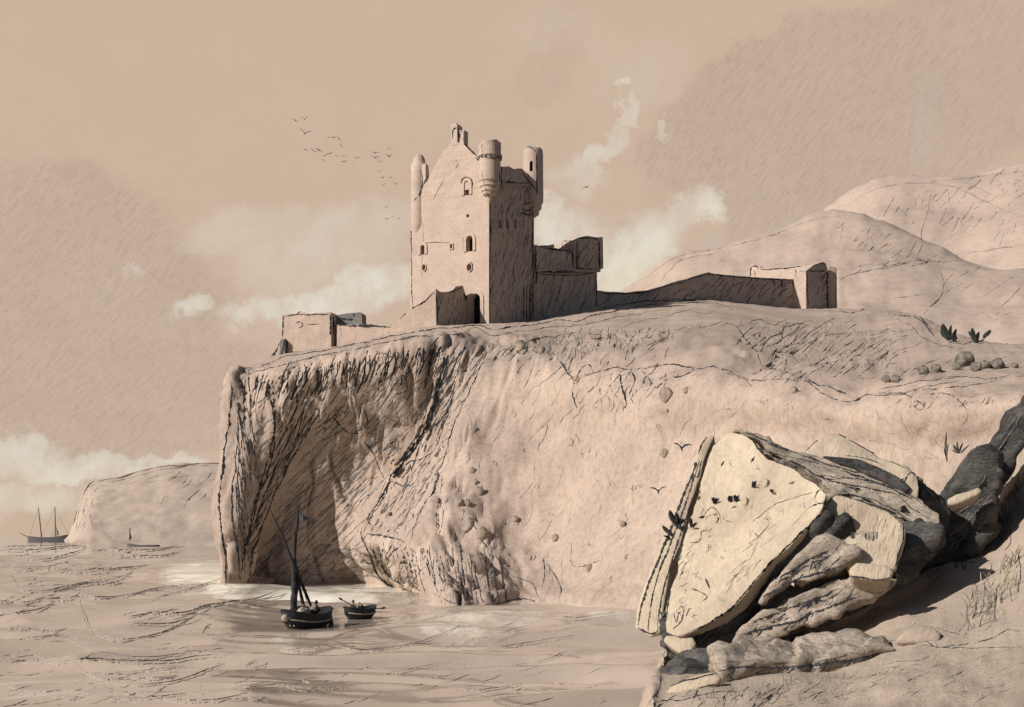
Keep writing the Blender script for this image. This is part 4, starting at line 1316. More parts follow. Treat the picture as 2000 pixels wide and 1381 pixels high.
castle_lines(hall, [([(1046, 485), (1047, 560), (1047, 628)], 4.0, .7), ([(1050, 481), (1066, 486), (1090, 489), (1112, 491), (1118, 496), (1120, 525)], 3.4, .8), ([(1050, 530), (1090, 530), (1124, 529)], 2.8, .8), ([(1050, 536), (1100, 538), (1160, 534)], 2.4, .9), ([(1128, 470), (1127, 500), (1128, 524)], 3.2, .6), ([(1130, 466), (1150, 464), (1169, 467)], 2.8, .7), ([(1169, 468), (1170, 500), (1170, 524)], 4.0, .7), ([(1128, 524), (1150, 526), (1170, 525)], 2.6, .6), ([(1164, 536), (1164, 570), (1164, 608)], 3.4, .7), ([(1048, 630), (1090, 626), (1130, 616), (1160, 610)], 3, 1), ([(1098, 471), (1098, 486)], 2, .5), ([(1100, 471), (1122, 470)], 2, .6), ([(1044, 464), (1060, 469), (1070, 482)], 2, .6), ([(1104, 497), (1116, 496), (1118, 512)], 2.2, .5)],
             [([(1048, 536), (1164, 536), (1162, 610), (1048, 628)], 68, 4.2, 1.5, (14, 50), .65), ([(1048, 486), (1118, 494), (1120, 526), (1048, 528)], 70, 3.6, 1.4, (8, 26), .6), ([(1128, 468), (1168, 468), (1168, 522), (1128, 522)], 60, 5.5, 1.6, (14, 40), .65)])
castle_lines(cw, [([(1168, 571), (1200, 573), (1245, 572), (1288, 563), (1340, 548), (1383, 536), (1430, 541), (1500, 546), (1550, 548)], 3.4, 1.0), ([(1175, 603), (1240, 590), (1300, 586), (1360, 586), (1420, 590), (1500, 600), (1550, 602)], 2.2, 1.4), ([(1510, 548), (1514, 560)], 3, .5), ([(1526, 548), (1527, 562)], 3, .5), ([(1548, 548), (1551, 570), (1551, 600)], 3.4, .8)],
             [([(1170, 575), (1290, 568), (1384, 540), (1550, 550), (1550, 598), (1400, 586), (1250, 590), (1170, 604)], 48, 4, 1.4, (8, 28), .65)])
castle_lines(bas, [([(1576, 530), (1576, 560), (1578, 600)], 2.6, .9), ([(1578, 528), (1600, 530), (1616, 528)], 2.4, .7), ([(1614, 530), (1615, 570), (1616, 602)], 3.6, .7), ([(1622, 523), (1632, 524), (1633, 560), (1633, 600)], 2.6, .6), ([(1586, 520), (1606, 514), (1612, 520)], 2.4, .7), ([(1466, 540), (1467, 521), (1476, 520), (1482, 526)], 2.2, .6), ([(1484, 525), (1510, 526), (1550, 522), (1570, 521)], 2.2, .8), ([(1554, 524), (1555, 542)], 1.8, .5), ([(1474, 526), (1475, 540)], 1.8, .5), ([(1575, 604), (1600, 606), (1630, 604)], 3, 1)],
             [([(1580, 532), (1614, 532), (1614, 602), (1580, 602)], 50, 4, 1.4, (8, 22), .62)])

# sea: crests and troughs of the swell
random.seed(11)
W1, W2 = Lines(), Lines()
W1.lift = W2.lift = .15
for pts, w in [
    ([(0, 1072), (60, 1074), (120, 1068), (165, 1064), (185, 1058), (200, 1068), (240, 1074), (310, 1072), (360, 1062), (372, 1052)], 1.8),
    ([(10, 1080), (60, 1090), (90, 1092), (140, 1080), (170, 1070)], 1.6), ([(195, 1072), (230, 1084), (280, 1086), (330, 1082), (360, 1066)], 1.6), ([(0, 1068), (80, 1066), (140, 1064)], 1.3),
    ([(0, 1090), (20, 1108), (50, 1112), (90, 1110), (150, 1114), (200, 1110), (250, 1108), (290, 1104)], 1.9), ([(120, 1108), (180, 1116), (240, 1108), (262, 1106)], 1.7),
    ([(20, 1118), (30, 1138), (45, 1152), (80, 1154), (130, 1146), (170, 1138), (230, 1136), (262, 1112)], 1.9), ([(40, 1130), (90, 1140), (150, 1142), (220, 1132), (250, 1120)], 1.5), ([(60, 1150), (110, 1152), (160, 1142)], 1.3),
    ([(0, 1162), (40, 1176), (90, 1170), (140, 1166), (155, 1158)], 2.4), ([(150, 1160), (200, 1166), (250, 1162), (300, 1150), (380, 1140)], 1.8), ([(0, 1190), (30, 1196), (80, 1188), (110, 1172)], 1.7),
    ([(155, 1170), (165, 1200), (180, 1228), (220, 1246), (270, 1246), (340, 1226), (380, 1200)], 1.8), ([(250, 1205), (300, 1196), (360, 1196), (400, 1184), (440, 1176)], 2.4), ([(260, 1216), (330, 1218), (370, 1206)], 1.9),
    ([(380, 1184), (430, 1178), (500, 1168), (545, 1152)], 1.6), ([(300, 1166), (350, 1156), (390, 1144), (430, 1130)], 1.3), ([(395, 1240), (400, 1226), (412, 1218)], 1.5),
    ([(0, 1218), (60, 1228), (110, 1232), (130, 1226)], 2.0), ([(0, 1236), (50, 1246), (120, 1238)], 1.6), ([(0, 1286), (40, 1290), (120, 1292), (180, 1286), (240, 1290), (330, 1290), (400, 1280), (470, 1280)], 2.0),
    ([(130, 1240), (180, 1268), (240, 1280), (300, 1282), (380, 1272)], 1.5), ([(140, 1290), (180, 1320), (230, 1330), (280, 1336), (340, 1330), (400, 1310), (440, 1296)], 2.0), ([(190, 1308), (250, 1312), (310, 1306), (360, 1300)], 1.7),
    ([(250, 1316), (300, 1326), (350, 1318)], 1.8), ([(120, 1350), (200, 1360), (290, 1362), (370, 1352)], 1.6), ([(270, 1350), (340, 1366), (420, 1366), (470, 1358), (520, 1366)], 1.9), ([(0, 1330), (60, 1350), (130, 1362), (180, 1372)], 1.6),
    ([(480, 1300), (500, 1290), (520, 1296), (490, 1306)], 1.6), ([(430, 1330), (480, 1342), (540, 1336), (600, 1344), (680, 1340)], 1.4), ([(640, 1252), (700, 1268), (780, 1262), (860, 1240), (900, 1220)], 1.3),
    ([(510, 1172), (540, 1166), (560, 1158)], 1.4), ([(470, 1180), (520, 1184), (545, 1176)], 1.3), ([(560, 1270), (600, 1266), (640, 1262)], 1.3), ([(900, 1232), (960, 1238), (1030, 1222)], 1.2), ([(1000, 1260), (1060, 1250), (1130, 1240)], 1.2),
    ([(700, 1300), (780, 1310), (860, 1296), (940, 1300)], 1.3), ([(860, 1340), (940, 1346), (1020, 1334)], 1.3), ([(1000, 1300), (1060, 1290), (1110, 1270)], 1.2), ([(1060, 1200), (1130, 1206), (1200, 1196), (1235, 1204)], 1.2),
]:
    W1.seam(B_sea, pts, w * 1.05, .7, grain=.12)
    W2.seam(B_sea, [(x + random.uniform(-4, 4), y + random.uniform(3, 6)) for x, y in pts], w * .8, 1.2, grain=.15)
for poly, an, g, f in [([(0, 1275), (140, 1285), (300, 1300), (420, 1300), (380, 1370), (0, 1380)], 8, 10, .5), ([(0, 1160), (150, 1165), (110, 1200), (0, 1230)], 15, 8, .55), ([(250, 1190), (440, 1175), (400, 1215), (270, 1225)], 12, 7, .6), ([(60, 1095), (260, 1110), (240, 1140), (60, 1150)], 8, 9, .5),
                       ([(0, 1060), (370, 1056), (340, 1085), (0, 1085)], 4, 6, .5), ([(420, 1280), (900, 1300), (1200, 1300), (1200, 1375), (420, 1375)], 8, 16, .35), ([(640, 1220), (1000, 1200), (1100, 1250), (700, 1290)], 10, 16, .3), ([(0, 1230), (230, 1240), (400, 1230), (500, 1250), (400, 1290), (0, 1290)], -10, 13, .4)]:
    W2.hatch(B_sea, poly, an, g, 1.5, (20, 70), f, bend=6, jit=8)
for L, nm, mt, lab in ((W1, 'wave_crests', 'swell', 'dark thin crest lines of the swell'), (W2, 'ripples', 'swell_faint', 'fine ripples between the swells')):
    tag(L.build(nm, M[mt], SEA), kind='stuff')

# near bank
K1, K2 = Lines(), Lines()
seams(B_bank, [
    ([(1290, 1290), (1292, 1320), (1284, 1350), (1270, 1370), (1262, 1380)], 2.0, 1.6), ([(1560, 1234), (1620, 1250), (1680, 1252), (1750, 1250), (1800, 1252), (1830, 1264), (1870, 1260), (1930, 1250), (1970, 1230), (1998, 1236)], 2.2, 1.2),
    ([(1750, 1250), (1780, 1258), (1830, 1264), (1900, 1266), (1998, 1264)], 1.6, 1.2), ([(1830, 1225), (1860, 1236), (1890, 1246)], 1.5, 1), ([(1720, 1300), (1760, 1292), (1800, 1290), (1820, 1278)], 1.3, 1),
    ([(1820, 1130), (1834, 1110), (1832, 1128), (1846, 1108)], 2.0, .6), ([(1862, 1085), (1868, 1110), (1876, 1090), (1884, 1112), (1892, 1086), (1900, 1100), (1912, 1088)], 2.2, .8),
    ([(1870, 1240), (1900, 1205), (1930, 1190), (1950, 1160), (1970, 1120), (1980, 1080)], 2.2, 1.6), ([(1950, 1140), (1942, 1200), (1948, 1215)], 2.0, 1), ([(1996, 1000), (1975, 1020), (1974, 1060), (1960, 1076)], 1.8, 1.2), ([(1990, 1080), (1994, 1120), (1988, 1160)], 2, 1),
    ([(1950, 1000), (1954, 1018), (1946, 1024), (1947, 1004)], 2.2, .5), ([(1270, 1376), (1300, 1368), (1340, 1366), (1400, 1352), (1440, 1350)], 3, 1.2),
], K1)
K1.hatch(B_bank, [(1262, 1365), (1340, 1350), (1480, 1345), (1560, 1340), (1500, 1378), (1280, 1382)], 50, 7, 1.9, (12, 34), .6, jit=12)
K2.hatch(B_bank, [(1480, 1345), (1660, 1320), (1760, 1300), (1700, 1350), (1580, 1380), (1480, 1380)], 24, 8, 1.5, (14, 50), .55)
K2.hatch(B_bank, [(1760, 1270), (1990, 1270), (1990, 1375), (1760, 1375)], 18, 16, 1.4, (20, 60), .4)
K2.hatch(B_bank, [(1900, 1110), (1990, 1000), (1995, 860), (1960, 930), (1950, 1040)], 65, 12, 1.5, (20, 60), .5)
K2.hatch(B_bank, [(1600, 1200), (1800, 1110), (1930, 1090), (1900, 1200), (1700, 1240)], 20, 20, 1.4, (10, 30), .35)
K1.hatch(B_bank, [(1870, 1190), (1940, 1110), (1990, 1070), (1990, 1160), (1930, 1230), (1880, 1245)], 70, 12, 1.7, (14, 40), .5, jit=18)
tag(K1.build('turf_cracks', M['line'], bank), kind='stuff')
tag(K2.build('turf_ripples', M['soft'], bank), kind='stuff')

# cracks on the boulders
def rock_lines(key, items, hat=(), mat='line'):
    L = Lines()
    for it in items:
        L.seam(B_rock[key], it[0], it[1], it[2] if len(it) > 2 else .8)
    for poly, an, g, w, ln, f in hat:
        L.hatch(B_rock[key], poly, an, g, w, ln, f)
    o = L.build('cracks', M[mat], R[key])
    if o:
        tag(o, kind='stuff')


rock_lines('slab', [
    ([(1299, 1232), (1306, 1170), (1326, 1090), (1348, 1012), (1369, 940), (1390, 874)], 4.2), ([(1402, 850), (1426, 840), (1452, 846), (1480, 868), (1500, 894), (1546, 914), (1590, 942), (1612, 964)], 4.0), ([(1470, 862), (1492, 890), (1502, 898)], 5),
    ([(1614, 970), (1600, 1004), (1556, 1050), (1498, 1106), (1440, 1176), (1400, 1208), (1352, 1232)], 5.5), ([(1312, 1228), (1330, 1215), (1334, 1190), (1326, 1180)], 2.6, 1.2), ([(1340, 1205), (1346, 1190), (1352, 1188)], 2.2), ([(1350, 1150), (1375, 1160), (1380, 1166), (1372, 1174)], 3, .6), ([(1378, 1130), (1386, 1150)], 3.2, .5),
    ([(1345, 1060), (1365, 1058), (1372, 1040), (1388, 1040)], 2, 1.2), ([(1372, 1010), (1390, 990), (1404, 1002), (1408, 1022), (1396, 1020)], 1.8, 1.2), ([(1470, 1020), (1500, 995), (1540, 975), (1590, 962)], 1.5, 1.2), ([(1468, 1036), (1482, 1050), (1470, 1074)], 1.6, 1),
    ([(1590, 975), (1600, 958), (1622, 966), (1606, 984), (1590, 976)], 3, .6), ([(1580, 990), (1600, 984), (1614, 978)], 3.2, .6), ([(1316, 1196), (1322, 1216), (1326, 1196), (1334, 1214)], 2.2, .8),
], [([(1316, 1090), (1344, 1060), (1352, 1110), (1322, 1140), (1312, 1130)], 62, 5, 1.6, (8, 20), .6), ([(1440, 1060), (1560, 1000), (1600, 990), (1500, 1090), (1420, 1160)], 42, 13, 1.4, (20, 60), .5)])
rock_lines('left_flake', [([(1246, 1222), (1256, 1172), (1284, 1098), (1306, 1044), (1334, 970), (1354, 922), (1368, 872), (1384, 850)], 4.2), ([(1266, 1234), (1272, 1180), (1290, 1110), (1318, 1040), (1344, 970), (1366, 900)], 3), ([(1284, 1234), (1290, 1180), (1304, 1120), (1330, 1040), (1350, 980)], 2.6), ([(1246, 1226), (1270, 1238), (1288, 1232)], 3.6), ([(1352, 924), (1362, 932), (1370, 900)], 2.4)])
rock_lines('mid_block', [([(1612, 984), (1638, 968), (1670, 976), (1706, 988), (1742, 1006), (1762, 1022)], 3.4, 1.2), ([(1764, 1022), (1764, 1052), (1754, 1084), (1748, 1106)], 3.4), ([(1576, 1068), (1604, 1058), (1640, 1074)], 2.6), ([(1620, 1060), (1660, 1046), (1672, 1034)], 2.2)], [([(1600, 1050), (1672, 1030), (1670, 1070), (1640, 1076)], 20, 8, 1.5, (14, 40), .6)])
rock_lines('ledge_a', [([(1490, 1164), (1520, 1150), (1560, 1132), (1604, 1118), (1644, 1104)], 4.6, 1.2), ([(1500, 1140), (1545, 1114), (1584, 1090), (1620, 1078)], 3.4), ([(1520, 1140), (1530, 1122), (1540, 1136), (1550, 1114), (1560, 1128)], 2), ([(1580, 1120), (1588, 1096), (1596, 1116), (1604, 1092)], 2.2)])
rock_lines('ledge_b', [([(1450, 1240), (1500, 1226), (1560, 1210), (1620, 1186), (1670, 1166)], 4, 1.5), ([(1470, 1216), (1530, 1192), (1580, 1174), (1640, 1150)], 3.4, 1.5), ([(1560, 1190), (1590, 1170), (1610, 1176), (1640, 1156)], 3, 1.5)], [([(1450, 1240), (1520, 1190), (1680, 1145), (1680, 1165), (1560, 1224)], 45, 8, 2, (10, 26), .6)])
rock_lines('top_ridge', [([(1440, 838), (1486, 856), (1540, 880), (1600, 902), (1660, 918), (1720, 934)], 2.8, 1.5), ([(1510, 888), (1560, 908), (1612, 936), (1680, 950), (1760, 966)], 3, 1.5), ([(1600, 930), (1680, 936), (1760, 958), (1800, 985)], 2.6, 1.5), ([(1640, 960), (1700, 975), (1760, 1005), (1800, 1030)], 2.6, 1.5), ([(1650, 920), (1720, 946), (1780, 975)], 4, 1.5)], [([(1440, 836), (1560, 885), (1700, 915), (1800, 990), (1830, 1030), (1700, 975), (1600, 935), (1510, 888)], -22, 7, 1.8, (20, 60), .55)])
rock_lines('long_slab', [([(1404, 1312), (1440, 1304), (1520, 1304), (1600, 1298), (1680, 1284), (1746, 1270)], 4, 1), ([(1410, 1332), (1440, 1338), (1500, 1330), (1600, 1328), (1660, 1314), (1740, 1290)], 4, 1), ([(1420, 1316), (1434, 1328), (1450, 1322), (1470, 1328)], 2.4)], [([(1410, 1308), (1540, 1306), (1720, 1282), (1700, 1304), (1600, 1326), (1440, 1336)], 40, 6, 2, (10, 30), .65)])
rock_lines('white_top', [([(1570, 884), (1592, 864), (1614, 846), (1642, 850), (1704, 884), (1772, 916)], 2.2), ([(1650, 890), (1690, 896), (1730, 910)], 2, 1.2)])
rock_lines('upright', [([(1764, 974), (1764, 948), (1772, 930), (1782, 924), (1792, 934), (1795, 952)], 3)])
rock_lines('low_slab', [([(1300, 1354), (1314, 1338), (1352, 1326), (1400, 1316)], 3), ([(1300, 1372), (1330, 1360), (1362, 1346), (1400, 1336)], 3)])
rock_lines('hollow', [], [([(1678, 1036), (1714, 1040), (1712, 1086), (1690, 1084)], 85, 6, 2, (10, 30), .7)])
rock_lines('lip_block', [([(1660, 1126), (1684, 1129), (1716, 1133), (1740, 1126)], 3.4)])

rock_lines('under', [([(1310, 1270), (1380, 1260), (1460, 1220), (1530, 1150), (1600, 1060)], 2.6, 1.6), ([(1380, 1290), (1470, 1262), (1560, 1232), (1660, 1190), (1740, 1150)], 2.6, 1.4)],
           [([(1310, 1265), (1440, 1200), (1600, 1010), (1650, 1020), (1500, 1180), (1400, 1275), (1340, 1285)], 48, 9, 2.0, (20, 60), .6)], 'soft')
rock_lines('cavity', [([(1780, 1110), (1840, 1060), (1900, 1010), (1940, 960)], 2.4, 1.6)], [([(1770, 1110), (1850, 1010), (1930, 890), (1940, 1000), (1900, 1060), (1800, 1120)], 50, 11, 2.0, (16, 50), .55)], 'soft')
rock_lines('dark_lower', [([(1690, 960), (1760, 985), (1820, 1030)], 2.4, 1.4), ([(1750, 975), (1800, 1000), (1830, 1040)], 2.2, 1.4)], [([(1690, 960), (1800, 990), (1835, 1060), (1780, 1050)], -25, 9, 2, (16, 44), .5)], 'soft')
rock_lines('bank_shade_ridge', [([(1880, 930), (1930, 900), (1970, 850), (2000, 800)], 2.2, 1.4)], [([(1870, 940), (1930, 890), (1995, 790), (1990, 840), (1950, 910), (1900, 940)], 50, 8, 1.8, (16, 50), .5)], 'soft')
rock_lines('dark_wedge', [([(1790, 930), (1815, 960), (1845, 1000)], 2.2, 1)], [], 'soft')

random.seed(31)
SL = []
for (x, y, s) in [(1345, 1150, 10), (1330, 1175, 9), (1360, 1120, 9), (1388, 1065, 10), (1405, 1090, 8), (1440, 1120, 9), (1420, 1010, 9), (1385, 1000, 10), (1380, 1035, 10), (1475, 1050, 10), (1500, 1010, 9), (1530, 1000, 8), (1560, 985, 9), (1350, 1200, 9), (1318, 1205, 8), (1410, 1160, 9), (1465, 985, 7), (1430, 900, 7), (1480, 915, 7)]:
    for k in range(3):
        x0, y0 = x + random.uniform(-s, s), y + random.uniform(-s, s)
        SL.append(([(x0, y0), (x0 + random.uniform(-s, s) * .7, y0 + random.uniform(-s, s) * .6), (x0 + random.uniform(-s, s), y0 + random.uniform(.2, 1) * s), (x0 + random.uniform(-s, s), y0 + s * .4)], random.uniform(1.1, 2.0), .8))
o_ = Lines()
for a_ in SL:
    o_.seam(B_rock['slab'], *a_)
o_.hatch(B_rock['slab'], [(1420, 1180), (1500, 1100), (1600, 1000), (1600, 970), (1480, 1060), (1400, 1150)], 44, 7, 1.3, (16, 50), .5)
o_.hatch(B_rock['slab'], [(1310, 1200), (1330, 1100), (1370, 980), (1385, 990), (1350, 1110), (1330, 1210)], 62, 8, 1.3, (10, 30), .45)
tag(o_.build('lichen_marks', M['wave'], R['slab']), kind='stuff')
rock_lines('ledge_a', [], [([(1490, 1165), (1560, 1100), (1650, 1060), (1640, 1105), (1540, 1145)], 38, 6, 1.8, (14, 44), .6)])
rock_lines('long_slab', [], [([(1410, 1300), (1560, 1290), (1740, 1270), (1700, 1300), (1560, 1325), (1420, 1336)], 20, 6, 1.7, (14, 44), .5)])
rock_lines('mid_block', [], [([(1700, 1000), (1760, 1030), (1750, 1100), (1720, 1100)], 80, 9, 1.4, (10, 30), .45), ([(1600, 1010), (1660, 980), (1680, 1000), (1620, 1050)], 60, 9, 1.3, (10, 30), .4)], 'wave')


# ------------------------------------------------------------------ BOATS, PEOPLE, SHIPS
def tube_bm(pts, rad, n=8):
    bm = bmesh.new()
    rings = []
    m = len(pts)
    for i, p in enumerate(pts):
        t = (pts[min(i + 1, m - 1)] - pts[max(i - 1, 0)]).normalized()
        a = t.cross(Vector((.2, 1, .1))).normalized()
        b = t.cross(a)
        r = rad[i] if isinstance(rad, (list, tuple)) else rad
        rings.append([bm.verts.new(p + a * (r * math.cos(2 * math.pi * q / n)) + b * (r * math.sin(2 * math.pi * q / n))) for q in range(n)])
    for x, y in zip(rings, rings[1:]):
        for q in range(n):
            bm.faces.new((x[q], x[(q + 1) % n], y[(q + 1) % n], y[q]))
    bm.faces.new(rings[0][::-1])
    bm.faces.new(rings[-1])
    bmesh.ops.recalc_face_normals(bm, faces=bm.faces)
    return bm


def hull_parts(root, c, ax, L, Bm, zk, zg, sheer, mat, rail_mat, deck=.45, full=2.6):
    """clinker hull with a rounded bow and stern, open top with a floor below the rail"""
    ay = Vector((-ax.y, ax.x, 0))
    NS, NR = 22, 7

    def st(t):
        return Bm * max(.0, 1 - abs(t) ** full) ** .6

    def sh(t):
        return zg + sheer * t * t
    v, f = [], []
    for i in range(NS + 1):
        t = -1 + 2 * i / NS
        b, zt_ = st(t), sh(t)
        zk_ = zk + (.55 * (zt_ - zk)) * abs(t) ** 4
        for side in (-1, 1):
            for k in range(NR):
                q = k / (NR - 1)
                v.append(c + ax * (t * L / 2 * (.9 + .1 * q)) + ay * (side * b * math.sin(q * math.pi / 2) ** .7) + ZV * (zk_ + (zt_ - zk_) * (1 - math.cos(q * math.pi / 2)) ** .8))
    W = NR * 2
    for i in range(NS):
        for s in range(2):
            for k in range(NR - 1):
                a = i * W + s * NR + k
                f.append((a, a + 1, a + W + 1, a + W) if s else (a + W, a + W + 1, a + 1, a))
    k0 = len(v)
    for i in range(NS + 1):
        t = -1 + 2 * i / NS
        zf = zk + (sh(t) - zk) * deck
        for side in (-1, 1):
            v.append(c + ax * (t * L / 2 * .95) + ay * (side * st(t) * .93) + ZV * zf)
            v.append(c + ax * (t * L / 2 * .985) + ay * (side * st(t) * .95) + ZV * sh(t))
    for i in range(NS):
        a = k0 + i * 4
        f.append((a, a + 4, a + 6, a + 2))
        f.append((a, a + 1, a + 5, a + 4))
        f.append((a + 2, a + 6, a + 7, a + 3))
    link('hull', v, f, mat, root, True)
    for side in (-1, 1):
        pts = [c + ax * (t * L / 2) + ay * (side * st(t)) + ZV * (sh(t) + .01) for t in [-1 + 2 * i / 30 for i in range(31)]]
        link_bm('gunwale', tube_bm(pts, .055, 6), rail_mat, root)
    pts = [c + ax * (t * L / 2 * .97) + ay * (-st(t) * 1.0 * .985) + ZV * (zk + (sh(t) - zk) * .62) for t in [-.93 + 1.86 * i / 30 for i in range(31)]]
    link_bm('rubbing_strake', tube_bm(pts, .05, 6), M['wood_pale'], root)
    return ay, st, sh


def person(loc, ang, label, s=1.0, lean=.1, hat=True, reach=.36):
    root = empty('person', loc, label, 'person', 'crew in the two boats')
    ca, sa = math.cos(ang), math.sin(ang)

    def w(x, y, z):
        return Vector(loc) + Vector((x * ca - y * sa, x * sa + y * ca, z)) * s
    J = {'p': (0, 0, .1), 'w': (0, lean * .4, .3), 'c': (0, lean, .5), 'n': (0, lean * 1.2, .61), 'h': (0, lean * 1.4 + .02, .70), 't': (0, lean * 1.4 + .01, .82), 'f': (0, lean * 1.4 + .11, .71)}
    E = [('p', 'w'), ('w', 'c'), ('c', 'n'), ('n', 'h'), ('h', 't'), ('h', 'f')]
    Rd = {'p': .15, 'w': .14, 'c': .155, 'n': .055, 'h': .095, 't': .07, 'f': .022}
    for sd_, m in (('l', -1), ('r', 1)):
        J[sd_ + 's'] = (m * .2, lean, .53)
        J[sd_ + 'e'] = (m * .27, lean + .1, .28)
        J[sd_ + 'h'] = (m * .16, lean + reach, .30)
        J[sd_ + 'k'] = (m * .12, .40, .14)
        J[sd_ + 'a'] = (m * .13, .46, -.26)
        J[sd_ + 't'] = (m * .14, .60, -.30)
        Rd.update({sd_ + 's': .075, sd_ + 'e': .05, sd_ + 'h': .035, sd_ + 'k': .075, sd_ + 'a': .045, sd_ + 't': .04})
        E += [('c', sd_ + 's'), (sd_ + 's', sd_ + 'e'), (sd_ + 'e', sd_ + 'h'), ('p', sd_ + 'k'), (sd_ + 'k', sd_ + 'a'), (sd_ + 'a', sd_ + 't')]

    def skinned(name, keys, grow, mat):
        idx = {k: i for i, k in enumerate(keys)}
        me = bpy.data.meshes.new(name)
        me.from_pydata([tuple(w(*J[k])) for k in keys], [(idx[a], idx[b]) for a, b in E if a in idx and b in idx], [])
        o = bpy.data.objects.new(name, me)
        COL.objects.link(o)
        md = o.modifiers.new('skin', 'SKIN')
        o.modifiers.new('sub', 'SUBSURF').levels = 1
        o.modifiers['sub'].render_levels = 1
        for k, i in idx.items():
            d = me.skin_vertices[0].data[i]
            r = Rd[k] * s * grow
            d.radius = (r, r)
            d.use_root = (k == 'p')
        bpy.context.view_layer.update()
        m2 = bpy.data.meshes.new_from_object(o.evaluated_get(bpy.context.evaluated_depsgraph_get()))
        bpy.data.objects.remove(o)
        m2.materials.clear()
        m2.materials.append(mat)
        for p_ in m2.polygons:
            p_.use_smooth = True
        o = bpy.data.objects.new(name, m2)
        COL.objects.link(o)
        o.parent = root
        o.matrix_parent_inverse = Matrix.Translation(-root.location)
        return o
    skinned('body', list(J), 1.0, M['skin'])
    skinned('coat', [k for k in J if k in ('p', 'w', 'c', 'ls', 'le', 'lh', 'rs', 're', 'rh', 'lk', 'rk', 'la', 'ra')], 1.22, M['cloth'])
    for m in ('l', 'r'):
        hx, hy, hz = J[m + 'h']
        bm = bmesh.new()
        for q in range(5):
            x0 = hx + (q - 2) * .018
            ln = (.07, .085, .09, .08, .06)[q]
            merge(bm, tube_bm([w(x0, hy + .02, hz), w(x0, hy + .02 + ln * .6, hz + .01), w(x0, hy + .02 + ln * .8, hz - .04)], .01 * s, 5))
        link_bm('fingers', bm, M['skin'], root)
    if hat:
        tx, ty, tz = J['t']
        hb = ring_tower(w(tx, ty, tz).x, w(tx, ty, tz).y, [(.17 * s, w(0, 0, tz - .03).z), (.17 * s, w(0, 0, tz).z), (.10 * s, w(0, 0, tz + .02).z), (.085 * s, w(0, 0, tz + .12).z), (.03 * s, w(0, 0, tz + .15).z)], n=12)
        link_bm('hat', hb, M['cloth'], root, True)
    return root


# fishing boat
bc_ = P(600, 1222, 83.7)
bc_.z = 0
bax = Vector((.52, .854, 0)).normalized()
lug = empty('fishing_boat', tuple(bc_), 'dark one-masted fishing boat with a furled sail, slanting spar and small pennant', 'boat')
hull_parts(lug, bc_, bax, 4.7, 1.08, -.45, .78, .42, M['wood'], M['wood'], .5)
Yb = 83.5
link_bm('mast', tube_bm([P(576, 1212, Yb), P(575, 1130, Yb), P(576, 1070, Yb), P(581, 1015, Yb), P(582, 992, Yb)], [.13, .12, .11, .085, .05]), M['wood'], lug)
link_bm('masthead_ball', tube_bm([P(583, 994, Yb), P(583.5, 990, Yb), P(584, 987, Yb)], [.05, .09, .03]), M['wood'], lug)
link_bm('spar', tube_bm([P(607, 1184, 84.6), P(592, 1148, 83.9), P(574, 1104, 83.2), P(553, 1050, 82.9), P(528, 996, 82.6)], [.07, .10, .12, .09, .03]), M['wood'], lug)
fs_ = bmesh.new()
pts = spline([(573.5, 1196), (574, 1160), (573.5, 1120), (572, 1092)], 6)
merge(fs_, tube_bm([P(x, y, Yb - .12 + .05 * math.sin(i)) for i, (x, y) in enumerate(pts)], [.26 - .010 * i + .04 * math.sin(i * 1.7) for i in range(len(pts))], 10))
link_bm('furled_sail', roughen(fs_, .05, 1, 3), M['canvas'], lug)
link_bm('sail_cloth', prism([P(578, 1110, Yb + .2), P(596, 1182, Yb + .5), P(588, 1180, Yb + .5), P(583, 1150, Yb + .3), P(579, 1176, Yb + .2)], Vector((0, .04, 0))), M['canvas'], lug)
for a, b, nm in ((P(577, 1100, Yb), P(609, 1182, 84.4), 'shroud'), (P(577, 1090, Yb), P(600, 1178, 84.9), 'shroud'), (P(582, 1000, Yb), P(605, 1013, Yb + .2), 'pennant_stay'), (P(575, 1110, Yb), P(568, 1204, 81.8), 'shroud')):
    link_bm(nm, tube_bm([a, a.lerp(b, .5) - ZV * .05, b], .025, 5), M['wood'], lug)
pv = [P(581, 1001, Yb), P(581, 1024, Yb), P(592, 1018, Yb - .15), P(604, 1013, Yb + .1), P(592, 1007, Yb - .1)]
link_bm('pennant', prism(pv, Vector((.005, .03, 0))), M['flag'], lug)
nh = bmesh.new()
bmesh.ops.create_icosphere(nh, subdivisions=3, radius=1)
cc_ = P(590, 1196, 84.0)
for v in nh.verts:
    q = v.co.copy()
    v.co = cc_ + Vector((q.x * .62, q.y * .9, q.z * .48)) * (1 + .18 * noise.noise(q * 3))
nets = link_bm('net_heap', nh, M['wood_pale'])
tag(nets, 'humped heap of nets amidships in the fishing boat', 'nets')
link_bm('thwart', box(P(590, 1205, 83.9), Vector((-bax.y, bax.x, 0)), bax, 1.9, .25, .52, .58), M['wood_pale'], lug)
sp_ = bc_ + bax * 2.3
link_bm('rudder', prism([sp_ + ZV * -.3, sp_ + ZV * .9, sp_ + bax * .25 + ZV * .9, sp_ + bax * .55 + ZV * -.3], Vector((-bax.y, bax.x, 0)) * .07), M['wood'], lug)
fb = bmesh.new()
bmesh.ops.create_uvsphere(fb, u_segments=14, v_segments=10, radius=.24)
fc = P(557, 1207, 81.2)
for v in fb.verts:
    v.co = fc + Vector((v.co.x, v.co.y, v.co.z * 1.1))
link_bm('fender', fb, M['wood_pale'], lug, True)
bow = bc_ - bax * 1.65
person((bow.x, bow.y, .38), math.radians(200), 'crouching figure in dark clothes and hat at the near bow of the fishing boat', .95, .12)
ste = bc_ + bax * 1.3
person((ste.x - .1, ste.y, .62), math.radians(120), 'figure in dark clothes sitting at the stern of the fishing boat', 1.1, .08)
